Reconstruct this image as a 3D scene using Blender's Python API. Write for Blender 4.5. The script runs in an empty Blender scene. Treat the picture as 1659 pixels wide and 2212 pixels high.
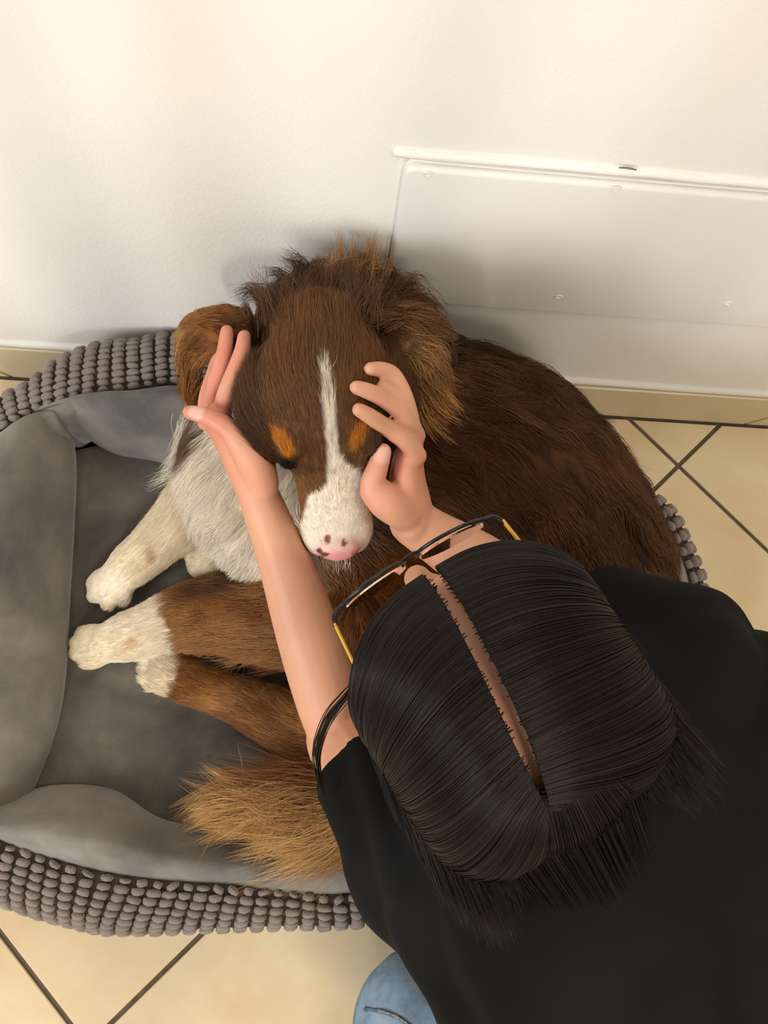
import bpy, bmesh, math
import numpy as np
from mathutils import Vector, Matrix

rng = np.random.default_rng(7)
scene = bpy.context.scene
col = scene.collection

# ------------------------------------------------------------------ camera
IMG_W, IMG_H, FPX = 1659.0, 2212.0, 1790.0
PITCH, YAW, ROLL, CAM_H = math.radians(72.169), math.radians(-13.867), math.radians(16.363), 1.25
def cam_axes():
    cp, sp = math.cos(PITCH), math.sin(PITCH)
    f = np.array([0, cp, -sp]); u = np.array([0, sp, cp]); x = np.array([1.0, 0, 0])
    cy, sy = math.cos(YAW), math.sin(YAW)
    Z = np.array([[cy, -sy, 0], [sy, cy, 0], [0, 0, 1]])
    f, u, x = Z @ f, Z @ u, Z @ x
    cr, sr = math.cos(ROLL), math.sin(ROLL)
    return cr * x + sr * u, -sr * x + cr * u, f
CX, CU, CF = cam_axes()
CPOS = np.array([0, 0, CAM_H])
cam_data = bpy.data.cameras.new('camera')
cam_data.sensor_fit = 'VERTICAL'; cam_data.sensor_height = 24.0
cam_data.lens = FPX / IMG_H * 24.0
cam_data.clip_start = 0.02
cam = bpy.data.objects.new('camera', cam_data); col.objects.link(cam)
M = Matrix(((CX[0], CU[0], -CF[0], CPOS[0]), (CX[1], CU[1], -CF[1], CPOS[1]),
            (CX[2], CU[2], -CF[2], CPOS[2]), (0, 0, 0, 1)))
cam.matrix_world = M
scene.camera = cam

# ------------------------------------------------------------------ world, lights, exposure
world = bpy.data.worlds.new('world'); scene.world = world
world.use_nodes = True
bg = world.node_tree.nodes['Background']
bg.inputs['Color'].default_value = (1.0, 0.93, 0.84, 1)
bg.inputs['Strength'].default_value = 0.31
def area_light(name, loc, target, size_x, size_y, power, colour, spread=180):
    d = bpy.data.lights.new(name, 'AREA'); d.shape = 'RECTANGLE'
    d.size, d.size_y, d.energy, d.color = size_x, size_y, power, colour
    d.spread = math.radians(spread)
    o = bpy.data.objects.new(name, d); col.objects.link(o)
    o.location = loc
    o.rotation_euler = (Vector(target) - Vector(loc)).to_track_quat('-Z', 'Y').to_euler()
    return o
area_light('window_light_cool', (-2.3, -1.5, 1.7), (0.2, 0.5, 0.4), 1.0, 1.5, 60, (0.95, 0.96, 1.0))
area_light('window_light_warm', (1.9, -2.6, 2.0), (0.3, 0.5, 0.4), 0.7, 1.4, 43, (1.0, 0.90, 0.76))
area_light('ceiling_lamp_light', (0.7, -0.25, 2.45), (0.5, 0.4, 0.3), 0.5, 0.5, 9, (1.0, 0.88, 0.72))
# added narrow lights, shining past the added bars to streak the wall
area_light('streak_light_warm', (-1.05, -3.3, 2.6), (-0.3, 0.6, 0.5), 0.07, 0.9, 4.0, (1.0, 0.91, 0.78), 60)
area_light('streak_light_cool', (-0.55, -3.3, 2.6), (-0.1, 0.6, 0.5), 0.07, 0.9, 3.2, (0.88, 0.94, 1.0), 60)
scene.view_settings.view_transform = 'Standard'
scene.view_settings.look = 'None'
scene.view_settings.gamma = 1.0
scene.view_settings.exposure = 0.12
scene.view_settings.use_curve_mapping = False

# ------------------------------------------------------------------ helpers
def ray(u, v):
    return CF + CX * (u - IMG_W / 2) / FPX + CU * (IMG_H / 2 - v) / FPX
def P(u, v, d):                      # a point of the photo at a distance along the view axis
    return CPOS + ray(u, v) * d
def PZ(u, v, z):                     # at a height above the floor
    r = ray(u, v); return CPOS + r * ((z - CAM_H) / r[2])
def PY(u, v, y):                     # on a plane parallel to the wall
    r = ray(u, v); return CPOS + r * (y / r[1])
def norm(a):
    a = np.asarray(a, float); return a / np.maximum(np.linalg.norm(a, axis=-1, keepdims=True), 1e-9)
def sstep(a, b, x):
    t = np.clip((x - a) / (b - a), 0, 1); return t * t * (3 - 2 * t)
def lin(*c):                         # sRGB 0-255 to linear
    c = np.array(c, float) / 255
    return tuple(np.where(c <= 0.04045, c / 12.92, ((c + 0.055) / 1.055) ** 2.4))
def vnoise(p, freq, seed=0):
    p = np.asarray(p, float) * freq + seed * 17.31
    i = np.floor(p).astype(np.int64); f = p - i; f = f * f * (3 - 2 * f)
    def h(ix, iy, iz):
        n = (ix * 73856093) ^ (iy * 19349663) ^ (iz * 83492791)
        n = (n ^ (n >> 13)) * 1274126177 & 0x7fffffff
        return (n % 100003) / 50001.5 - 1.0
    r = 0
    for dx in (0, 1):
        for dy in (0, 1):
            for dz in (0, 1):
                w = np.where(dx, f[:, 0], 1 - f[:, 0]) * np.where(dy, f[:, 1], 1 - f[:, 1]) * np.where(dz, f[:, 2], 1 - f[:, 2])
                r = r + w * h(i[:, 0] + dx, i[:, 1] + dy, i[:, 2] + dz)
    return r
def catmull(a, n):
    a = np.asarray(a, float)
    if a.ndim == 1: a = a[:, None]
    k = len(a)
    e = np.vstack([2 * a[0] - a[1], a, 2 * a[-1] - a[-2]])
    t = np.linspace(0, k - 1, n); i = np.minimum(t.astype(int), k - 2); f = (t - i)[:, None]
    p0, p1, p2, p3 = e[i], e[i + 1], e[i + 2], e[i + 3]
    return 0.5 * ((2 * p1) + (-p0 + p2) * f + (2 * p0 - 5 * p1 + 4 * p2 - p3) * f ** 2 + (-p0 + 3 * p1 - 3 * p2 + p3) * f ** 3)
class Soup:
    def __init__(s): s.v = []; s.f = []; s.n = 0
    def add(s, v, f):
        s.v.append(np.asarray(v, float)); s.f += [tuple(int(i) + s.n for i in q) for q in f]; s.n += len(v)
    def verts(s): return np.vstack(s.v)
def tube(pts, rad, n=24, seg=16, side=None, cap=1.0, raw=False):
    """loft; rad = r or (r along 'side', r across) per station"""
    pts = np.asarray(pts, float)
    rad = np.asarray([(r, r) if np.isscalar(r) else r for r in rad], float)
    if not raw: pts = catmull(pts, n); rad = np.maximum(catmull(rad, n), 1e-4)
    n = len(pts)
    T = norm(np.gradient(pts, axis=0))
    S = np.zeros((n, 3))
    s = np.asarray(side, float) if side is not None else (np.array([1., 0, 0]) if abs(T[0][0]) < .8 else np.array([0, 1., 0]))
    for i in range(n):
        s0 = s if (side is None or np.ndim(side) == 1) else side
        s1 = s0 - T[i] * (s0 @ T[i]); s1 = s1 / max(np.linalg.norm(s1), 1e-6); S[i] = s1
        if side is None: s = s1
    U = np.cross(T, S)
    rings = []
    k = 4
    if cap:
        for j in range(k):
            a = (1 - j / k) * math.pi / 2; m = rad[0].min() * cap
            rings.append((pts[0] - T[0] * m * math.sin(a), rad[0] * max(math.cos(a), .04), S[0], U[0]))
    for i in range(n): rings.append((pts[i], rad[i], S[i], U[i]))
    if cap:
        for j in range(1, k + 1):
            a = j / k * math.pi / 2; m = rad[-1].min() * cap
            rings.append((pts[-1] + T[-1] * m * math.sin(a), rad[-1] * max(math.cos(a), .04), S[-1], U[-1]))
    th = np.arange(seg) / seg * 2 * math.pi
    V = np.vstack([c + np.outer(np.cos(th) * r[0], a) + np.outer(np.sin(th) * r[1], b) for c, r, a, b in rings])
    Fs = []
    for i in range(len(rings) - 1):
        for j in range(seg):
            Fs.append((i * seg + j, i * seg + (j + 1) % seg, (i + 1) * seg + (j + 1) % seg, (i + 1) * seg + j))
    Fs.append(tuple(range(seg))[::-1]); Fs.append(tuple((len(rings) - 1) * seg + j for j in range(seg)))
    return V, Fs
def ellipsoid(c, axes, seg=20, rings=12):
    """axes: 3 vectors (rows) already scaled"""
    A = np.asarray(axes, float); V = []; Fs = []
    V.append(c + A[2])
    for i in range(1, rings):
        t = math.pi * i / rings
        for j in range(seg):
            p = 2 * math.pi * j / seg
            V.append(c + A[0] * math.sin(t) * math.cos(p) + A[1] * math.sin(t) * math.sin(p) + A[2] * math.cos(t))
    V.append(c - A[2]); L = len(V) - 1
    for j in range(seg):
        Fs.append((0, 1 + j, 1 + (j + 1) % seg))
        Fs.append((L, L - seg + (j + 1) % seg, L - seg + j))
    for i in range(rings - 2):
        for j in range(seg):
            a = 1 + i * seg + j; b = 1 + i * seg + (j + 1) % seg
            Fs.append((a, a + seg, b + seg, b))
    return np.array(V), Fs
def mesh_obj(name, V, Fs, mat=None, parent=None, smooth=True):
    me = bpy.data.meshes.new(name)
    me.from_pydata([tuple(v) for v in V], [], [tuple(f) for f in Fs]); me.update()
    if smooth: me.polygons.foreach_set('use_smooth', np.ones(len(me.polygons), bool))
    o = bpy.data.objects.new(name, me); col.objects.link(o)
    if mat: me.materials.append(mat)
    if parent: o.parent = parent
    return o
def empty(name, loc=(0, 0, 0)):
    o = bpy.data.objects.new(name, None); o.location = loc; o.empty_display_size = .05; col.objects.link(o); return o
def adopt(o, parent):                # parent but keep the world placement
    o.parent = parent; o.matrix_parent_inverse = Matrix.Translation(parent.location).inverted(); return o
def tag(o, label=None, cat=None, group=None, kind=None):
    if label: o['label'] = label
    if cat: o['category'] = cat
    if group: o['group'] = group
    if kind: o['kind'] = kind
    return o
def remesh(soup, voxel, smooth=6, fac=.5):
    me = bpy.data.meshes.new('tmp'); me.from_pydata([tuple(v) for v in soup.verts()], [], soup.f); me.update()
    bm = bmesh.new(); bm.from_mesh(me); bmesh.ops.recalc_face_normals(bm, faces=bm.faces); bm.to_mesh(me); bm.free()
    o = bpy.data.objects.new('tmp', me); col.objects.link(o)
    m = o.modifiers.new('r', 'REMESH'); m.mode = 'VOXEL'; m.voxel_size = voxel
    dg = bpy.context.evaluated_depsgraph_get(); dg.update()
    me2 = bpy.data.meshes.new_from_object(o.evaluated_get(dg))
    bpy.data.objects.remove(o); bpy.data.meshes.remove(me)
    n = len(me2.vertices); V = np.zeros(n * 3); me2.vertices.foreach_get('co', V); V = V.reshape(-1, 3)
    E = np.zeros(len(me2.edges) * 2, int); me2.edges.foreach_get('vertices', E); E = E.reshape(-1, 2)
    V = lap(V, E, smooth, fac)
    me2.vertices.foreach_set('co', V.ravel()); me2.update()
    me2.polygons.foreach_set('use_smooth', np.ones(len(me2.polygons), bool))
    return me2, V, E
def lap(V, E, it, fac=.5, weight=None):
    n = len(V); cnt = np.bincount(E[:, 0], minlength=n) + np.bincount(E[:, 1], minlength=n)
    V = V.copy()
    for _ in range(it):
        A = np.stack([np.bincount(E[:, 0], V[E[:, 1], k], n) + np.bincount(E[:, 1], V[E[:, 0], k], n) for k in range(3)], 1) / np.maximum(cnt, 1)[:, None]
        f = fac if weight is None else fac * weight[:, None]
        V += (A - V) * f
    return V
def vnormals(me):
    N = np.zeros(len(me.vertices) * 3); me.vertices.foreach_get('normal', N); return N.reshape(-1, 3)
def vcolor(me, C, name='tint'):
    a = me.attributes.new(name, 'FLOAT_COLOR', 'POINT')
    a.data.foreach_set('color', np.hstack([C, np.ones((len(C), 1))]).astype(np.float32).ravel())

# ------------------------------------------------------------------ materials
class Mat:
    def __init__(s, name, rough=.6, spec=.4, colour=(.8, .8, .8)):
        s.m = bpy.data.materials.new(name); s.m.use_nodes = True
        s.t = s.m.node_tree; s.b = s.t.nodes['Principled BSDF']
        s.b.inputs['Roughness'].default_value = rough
        s.b.inputs['Specular IOR Level'].default_value = spec
        s.b.inputs['Base Color'].default_value = (*colour, 1)
    def n(s, kind, **kw):
        x = s.t.nodes.new(kind)
        for k, v in kw.items():
            if k in x.inputs: x.inputs[k].default_value = v
            else: setattr(x, k, v)
        return x
    def link(s, a, b): s.t.links.new(a, b)
    def coord(s): return s.n('ShaderNodeTexCoord').outputs['Object']
    def noise(s, scale, detail=4, rough=.55, vec=None, dist=0):
        x = s.n('ShaderNodeTexNoise', Scale=scale, Detail=detail, Roughness=rough, Distortion=dist)
        s.link(vec or s.coord(), x.inputs['Vector']); return x.outputs['Fac']
    def ramp(s, fac, stops):
        r = s.n('ShaderNodeValToRGB'); e = r.color_ramp.elements
        while len(e) < len(stops): e.new(.5)
        for i, (p, c) in enumerate(stops): e[i].position = p; e[i].color = (*c, 1)
        s.link(fac, r.inputs['Fac']); return r.outputs['Color']
    def bump(s, h, strength, dist=.002):
        b = s.n('ShaderNodeBump', Strength=strength, Distance=dist)
        s.link(h, b.inputs['Height']); s.link(b.outputs['Normal'], s.b.inputs['Normal'])
    def base(s, c): s.link(c, s.b.inputs['Base Color']); return s
    def attr(s, name): return s.n('ShaderNodeAttribute', attribute_name=name).outputs['Color']

m = Mat('wall_plaster', .75, .25); m.base(m.ramp(m.noise(2.2, 3), [(.35, lin(226, 222, 214)), (.65, lin(232, 229, 222))]))
m.bump(m.noise(170, 3, .6), .35, .0016); M_WALL = m.m
m = Mat('panel_paint', .55, .35); m.base(m.ramp(m.noise(3, 3), [(.35, lin(224, 221, 215)), (.65, lin(229, 226, 221))]))
m.bump(m.noise(60, 4, .6), .18, .0012); M_PANEL = m.m
m = Mat('plaster_crack', .8, .1, lin(120, 112, 100)); M_CRACK = m.m
m = Mat('floor_tile', .28, .45); m.base(m.ramp(m.noise(4.5, 6, .62, dist=.6), [(.3, lin(212, 186, 144)), (.52, lin(222, 201, 163)), (.72, lin(230, 213, 182))]))
m.bump(m.noise(22, 3), .05, .002); M_TILE = m.m
m = Mat('skirting_tile', .35, .45); m.base(m.ramp(m.noise(5, 5, .6), [(.3, lin(192, 176, 140)), (.7, lin(205, 190, 156))])); M_SKIRT = m.m
m = Mat('grout', .9, .1); m.base(m.ramp(m.noise(60, 4), [(.3, lin(84, 74, 60)), (.7, lin(108, 96, 80))])); m.bump(m.noise(200, 2), .4, .001); M_GROUT = m.m
def plush(name, a, b, c):
    m = Mat(name, .95, .1)
    m.base(m.ramp(m.noise(7.0, 6, .6, dist=.25), [(.32, a), (.5, b), (.68, c)]))
    m.b.inputs['Sheen Weight'].default_value = .35; m.b.inputs['Sheen Roughness'].default_value = .5
    m.bump(m.noise(420, 2, .6), .25, .0012); return m.m
M_PLUSH = plush('grey_plush', lin(84, 83, 80), lin(115, 111, 104), lin(142, 135, 124))
M_CUSH = plush('cushion_plush', lin(66, 63, 58), lin(93, 89, 81), lin(120, 114, 103))
m = Mat('tuft_fabric', .95, .1); m.base(m.ramp(m.noise(55, 4, .6), [(.3, lin(112, 101, 93)), (.55, lin(134, 123, 115)), (.75, lin(152, 142, 133))]))
m.b.inputs['Sheen Weight'].default_value = .3; m.bump(m.noise(700, 2), .3, .001); M_TUFT = m.m
m = Mat('tuft_backing', .95, .05); m.base(m.ramp(m.noise(90, 3), [(.3, lin(52, 44, 38)), (.7, lin(74, 64, 56))])); M_BACK = m.m
m = Mat('dog_coat', .85, .15); m.base(m.attr('tint')); m.bump(m.noise(260, 3), .3, .002); M_COAT = m.m
m = Mat('dog_fur', .55, .25); m.base(m.attr('tint')); M_FUR = m.m
m = Mat('skin', .48, .35); m.base(m.attr('tint')); m.b.inputs['Subsurface Weight'].default_value = .12
m.b.inputs['Subsurface Radius'].default_value = (.012, .004, .002); m.b.inputs['Subsurface Scale'].default_value = .4
m.bump(m.noise(240, 4), .12, .001); M_SKIN = m.m
m = Mat('person_hair', .36, .13); m.base(m.attr('tint')); M_HAIR = m.m
m = Mat('black_cotton', .85, .15); m.base(m.ramp(m.noise(9, 4), [(.35, lin(11, 11, 11)), (.7, lin(18, 18, 18))]))
m.bump(m.noise(900, 2), .2, .0006); M_SHIRT = m.m
m = Mat('blue_denim', .85, .15); m.base(m.ramp(m.noise(26, 5, .7), [(.28, lin(98, 120, 140)), (.5, lin(134, 157, 176)), (.72, lin(160, 180, 194))]))
m.bump(m.noise(700, 2), .3, .001); M_DENIM = m.m
m = Mat('denim_seam', .85, .15); m.base(m.ramp(m.noise(120, 3), [(.35, lin(72, 88, 104)), (.65, lin(128, 146, 160))])); M_SEAM = m.m
m = Mat('stitch_thread', .8, .2, lin(196, 186, 164)); M_THREAD = m.m
m = Mat('black_frame', .3, .5, lin(16, 15, 15)); M_FRAME = m.m
m = Mat('yellow_temple', .4, .5, lin(206, 160, 48)); M_TEMPLE = m.m
m = Mat('lens_glass', .03, .5, (1, 1, 1)); m.b.inputs['Transmission Weight'].default_value = 1; m.b.inputs['IOR'].default_value = 1.15; M_LENS = m.m

# ------------------------------------------------------------------ room shell
YW = 0.5895                              # wall plane; the skirting stands proud of it
YS = 0.5804
def wall_mesh():
    V = [(-2.2, YW, 0), (2.6, YW, 0), (2.6, YW, 2.5), (-2.2, YW, 2.5), (-2.2, YW + .1, 0), (2.6, YW + .1, 0), (2.6, YW + .1, 2.5), (-2.2, YW + .1, 2.5)]
    return V, [(0, 1, 2, 3), (7, 6, 5, 4), (0, 4, 5, 1), (3, 2, 6, 7), (0, 3, 7, 4), (1, 5, 6, 2)]
wall = mesh_obj('wall_back', *wall_mesh(), M_WALL, smooth=False); tag(wall, 'white plastered wall behind the dog bed', 'wall', kind='structure')

def clip_poly(poly, nrm, c):             # keep nrm.p <= c
    out = []
    for i in range(len(poly)):
        a, b = poly[i], poly[(i + 1) % len(poly)]
        da, db = a @ nrm - c, b @ nrm - c
        if da <= 0: out.append(a)
        if da * db < 0: out.append(a + (b - a) * (da / (da - db)))
    return out
floor = mesh_obj('floor', [(-2.2, -2.2, -.0022), (2.6, -2.2, -.0022), (2.6, YW, -.0022), (-2.2, YW, -.0022), (-2.2, -2.2, -.05), (2.6, -2.2, -.05), (2.6, YW, -.05), (-2.2, YW, -.05)],
                 [(0, 1, 2, 3), (7, 6, 5, 4), (0, 4, 5, 1), (1, 5, 6, 2), (2, 6, 7, 3), (3, 7, 4, 0)], M_GROUT, smooth=False)
tag(floor, 'beige ceramic tile floor laid diagonally with dark grout', 'floor', kind='structure')
TS, A0, B0, G = 0.4007, 0.76724, 0.06138, 0.0066
r2 = math.sqrt(.5)
def poly_prism(top, z0, z1, bev):
    c = np.mean(top, axis=0); n = len(top)
    inn = [p + (c - p) / max(np.linalg.norm(c - p), 1e-6) * bev * 1.4 for p in top]
    V = [(p[0], p[1], z1) for p in inn] + [(p[0], p[1], z1 - bev * .7) for p in top] + [(p[0], p[1], z0) for p in top]
    Fs = [tuple(range(n)), tuple(range(3 * n - 1, 2 * n - 1, -1))]
    for k in (0, n):
        for i in range(n): Fs.append((k + i, k + n + i, k + n + (i + 1) % n, k + (i + 1) % n))
    return V, [f[::-1] if i > 1 else f for i, f in enumerate(Fs)]
for i in range(-6, 5):
    for j in range(-6, 8):
        a0, b0 = A0 + i * TS + G / 2, B0 + j * TS + G / 2
        a1, b1 = a0 + TS - G, b0 + TS - G
        q = [np.array([(a + b) * r2, (a - b) * r2]) for a, b in ((a0, b0), (a1, b0), (a1, b1), (a0, b1))]
        q = clip_poly(q, np.array([0, 1.]), YS - .0035)
        for nr, c in ((np.array([0, -1.]), 1.75), (np.array([-1., 0]), 1.75), (np.array([1., 0]), 2.1)):
            if len(q) > 2: q = clip_poly(q, nr, c)
        if len(q) < 3: continue
        ar = abs(sum(q[k][0] * q[(k + 1) % len(q)][1] - q[(k + 1) % len(q)][0] * q[k][1] for k in range(len(q)))) / 2
        if ar < 4e-4: continue
        if sum(q[k][0] * q[(k + 1) % len(q)][1] - q[(k + 1) % len(q)][0] * q[k][1] for k in range(len(q))) < 0: q = q[::-1]
        mesh_obj('tile', *poly_prism(q, -.004, .0005, .0012), M_TILE, floor, smooth=False)

# skirting: tiles with mitred ends
base = mesh_obj('baseboard_back', [(-2.2, YS + .004, 0), (2.6, YS + .004, 0), (2.6, YW, 0), (-2.2, YW, 0), (-2.2, YS + .004, .099), (2.6, YS + .004, .099), (2.6, YW, .099), (-2.2, YW, .099)],
                [(0, 1, 5, 4), (4, 5, 6, 7), (3, 2, 1, 0), (0, 4, 7, 3), (1, 2, 6, 5), (2, 3, 7, 6)], M_GROUT, smooth=False)
tag(base, 'beige tile skirting along the foot of the white wall', 'baseboard', kind='structure')
xl, xr = float(PY(25, 815, YS)[0]), float(PY(1606, 919, YS)[0])
joints = [(-2.2, -2.2), (xl - .62, xl - .52), (xl, xl - .075), (xl + .61, xl + .61), (xr, xr + .075), (xr + .62, xr + .55), (2.6, 2.6)]   # (x at the floor, x at the top)
for (b0_, t0_), (b1_, t1_) in zip(joints[:-1], joints[1:]):
    g = .0022; z0, z1, bv = .0025, .1, .002
    f = [(b0_ + g, z0), (b1_ - g, z0), (t1_ - g, z1), (t0_ + g, z1)]
    V = [(x, YS + bv, z) for x, z in f] + [(x + (bv if k in (0, 3) else -bv), YS, z + (bv if k < 2 else -bv)) for k, (x, z) in enumerate(f)] + [(x, YW - .0005, z) for x, z in f]
    Fs = [(4, 5, 6, 7)]
    for k in range(4):
        l = (k + 1) % 4; Fs += [(k, l, 4 + l, 4 + k), (l, k, 8 + k, 8 + l)]
    mesh_obj('skirting_tile', V, Fs, M_SKIRT, base, smooth=False)
# plaster lip over the skirting
xs = np.linspace(-2.2, 2.6, 240)
q = np.stack([xs, np.full_like(xs, YW - .001), .1075 + .0016 * vnoise(np.stack([xs * 1, xs * 0, xs * 0], 1), 9)], 1)
mesh_obj('plaster_lip', *tube(q, [(.0065, .0075)] * 240, side=(0, 1, 0), seg=10, cap=0, raw=True), M_WALL, base)

# added frame of bars, out of view, breaking the light into wall streaks
bar_frame = mesh_obj('streak_bar_frame', *tube([(-1.75, -1.5, 2.32), (.65, -1.5, 2.32)], [.03, .03], n=2, seg=4, cap=0), M_PANEL, smooth=False); tag(bar_frame, 'added unseen frame of upright bars that streaks the light', 'light blocker', kind='structure')
mesh_obj('streak_bottom_rail', *tube([(-1.75, -1.5, .35), (.65, -1.5, .35)], [.03, .03], n=2, seg=4, cap=0), M_PANEL, bar_frame, smooth=False)
for bx, bw in ((-1.7, .03), (-1.44, .018), (-1.29, .03), (-1.13, .012), (-1.0, .022), (-.86, .014), (-.71, .03), (-.52, .014), (-.36, .026), (-.14, .02), (.1, .03), (.35, .02), (.6, .03)):
    mesh_obj('streak_bar', *tube([(bx, -1.5, .35), (bx, -1.5, 2.32)], [bw, bw], n=2, seg=6, cap=0), M_PANEL, bar_frame, smooth=False)

# access panel painted over on the wall
pl, pt, pb, pr = float(PY(874, 345, YW)[0]), float(PY(880, 346, YW)[2]), float(PY(960, 647, YW)[2]), .86
panel = empty('wall_panel', ((pl + pr) / 2, YW, pb))
tag(panel, 'flat white painted access panel on the wall right of the dog', 'panel')
def rounded_plate(x0, x1, z0, z1, y0, y1, r, bev):
    pts = []
    for cx, cz, a0 in ((x1 - r, z1 - r, 0), (x0 + r, z1 - r, 90), (x0 + r, z0 + r, 180), (x1 - r, z0 + r, 270)):
        for k in range(6):
            a = math.radians(a0 + k * 18); pts.append((cx + r * math.cos(a), cz + r * math.sin(a), math.cos(a), math.sin(a)))
    rings = []
    for k in range(5):
        a = k / 4 * math.pi / 2
        rings.append([(x - c * bev * (1 - math.cos(a)), y1 + bev * (1 - math.sin(a)), z - s * bev * (1 - math.cos(a))) for x, z, c, s in pts])
    rings.insert(0, [(x, y0, z) for x, z, c, s in pts])
    n = len(pts); V = sum(rings, []); Fs = []
    for i in range(len(rings) - 1):
        for j in range(n): Fs.append((i * n + (j + 1) % n, i * n + j, (i + 1) * n + j, (i + 1) * n + (j + 1) % n))
    Fs.append(tuple((len(rings) - 1) * n + j for j in range(n))[::-1])
    return V, Fs
adopt(mesh_obj('plate', *rounded_plate(pl, pr, pb, pt, YW + .002, YW - .009, .012, .006), M_PANEL), panel)
# plaster bead along the top and down the left edge
bead = [(pr, YW, pt + .012), (pl + .25, YW, pt + .0125), (pl + .012, YW, pt + .0115), (pl + .002, YW + .003, pt + .006), (pl - .002, YW + .0045, pt - .02), (pl - .002, YW + .0045, pb + .1), (pl - .002, YW + .0045, pb)]
bq = catmull(bead, 160); bq[:, 2] += .0012 * vnoise(bq, 22)
adopt(mesh_obj('plaster_bead', *tube(bq, [(.006, .006)] * 160, side=(0, 1, 0), seg=10, raw=True), M_WALL), panel)
cr = catmull([(pl + .02, YW - .0055, pt + .0065), (pl + .2, YW - .0055, pt + .006), (pl + .45, YW - .0055, pt + .0065), (pr, YW - .0055, pt + .006)], 90)
adopt(mesh_obj('crack', *tube(cr, [(.0012, .0008)] * 90, side=(0, 1, 0), seg=6, raw=True), M_PANEL), panel)
c1, c2 = PY(1338, 362, YW - .006), PY(1374, 367, YW - .006)
adopt(mesh_obj('paint_chip', *tube([c1, c1 * .5 + c2 * .5 + [0, 0, .001], c2], [(.0008, .0007), (.0008, .0013), (.0008, .0006)], n=12, seg=8, side=(0, 1, 0)), M_CRACK), panel)
for u, v in ((925, 376), (1331, 408), (1207, 641), (1572, 655)):
    c = PY(u, v, YW - .009)
    V, Fs = tube([c + [.0045 * math.cos(a), -.0002, .003 * math.sin(a)] for a in np.linspace(0.3, 5.2, 12)], [.0011] * 12, n=24, seg=6)
    adopt(mesh_obj('screw_dimple', V, Fs, M_PANEL), panel)

# ------------------------------------------------------------------ dog bed
bed = empty('dog_bed', (0.03, .17, 0))
tag(bed, 'grey plush bolster dog bed with chunky tufted taupe outer cover', 'dog bed')
# stations round the rim: (widest point of the outside), (seam on the ridge)
def pz(u, v, z): return PZ(u, v, z)
st = []
def S_(e, s): st.append((np.array(e, float), np.array(s, float)))
# front edge, left to right
S_((-.42, -.075, .06), (-.385, -.035, .15))
S_(pz(-40, 1905, .055), pz(-40, 1792, .145))
S_(pz(60, 1955, .05), pz(60, 1832, .14))
S_(pz(160, 1985, .05), pz(160, 1868, .14))
S_(pz(260, 2003, .05), pz(300, 1896, .14))
S_(pz(450, 1998, .05), pz(470, 1910, .135))
S_(pz(620, 1992, .05), pz(620, 1920, .13))
S_(pz(780, 1985, .05), pz(770, 1928, .13))
S_((.22, -.155, .05), (.215, -.095, .13))
S_((.36, -.145, .05), (.35, -.085, .135))
S_((.47, -.10, .06), (.44, -.05, .14))
# right edge
S_((.53, .0, .07), (.485, .02, .16))
S_((.55, .12, .08), (.505, .13, .175))
S_(pz(1512, 1278, .15), pz(1494, 1278, .18))
S_(pz(1478, 1180, .15), pz(1462, 1186, .18))
S_(pz(1432, 1098, .15), pz(1414, 1108, .18))
# back edge
S_((.40, .43, .13), (.375, .40, .18))
S_((.27, .49, .13), (.26, .44, .19))
S_((.08, .535, .14), (.08, .465, .20))
S_((-.08, .545, .15), (-.08, .47, .205))
S_(pz(400, 738, .16), pz(395, 832, .205))
S_(pz(300, 748, .16), pz(300, 842, .205))
S_(pz(215, 757, .155), pz(200, 855, .2))
S_(pz(135, 790, .15), pz(120, 876, .195))
S_(pz(80, 838, .14), pz(72, 892, .19))
S_(pz(30, 872, .12), pz(30, 915, .185))
# left edge
S_(pz(-50, 915, .10), pz(-30, 950, .18))
S_((-.535, .40, .08), (-.475, .385, .18))
S_((-.555, .25, .07), (-.485, .25, .175))
S_((-.545, .10, .06), (-.475, .10, .165))
S_((-.50, -.02, .06), (-.44, .0, .155))
K = len(st)
def closed_spline(pts, n):
    pts = np.asarray(pts); e = np.vstack([pts[-3:], pts, pts[:4]])
    t = np.arange(n) / n * len(pts); i = t.astype(int); f = (t - i)[:, None]; i = i + 3
    p0, p1, p2, p3 = e[i - 1], e[i], e[i + 1], e[i + 2]
    return 0.5 * ((2 * p1) + (-p0 + p2) * f + (2 * p0 - 5 * p1 + 4 * p2 - p3) * f ** 2 + (-p0 + 3 * p1 - 3 * p2 + p3) * f ** 3)
NF = 1200
Ed, Sd = closed_spline([a for a, b in st], NF), closed_spline([b for a, b in st], NF)
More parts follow.
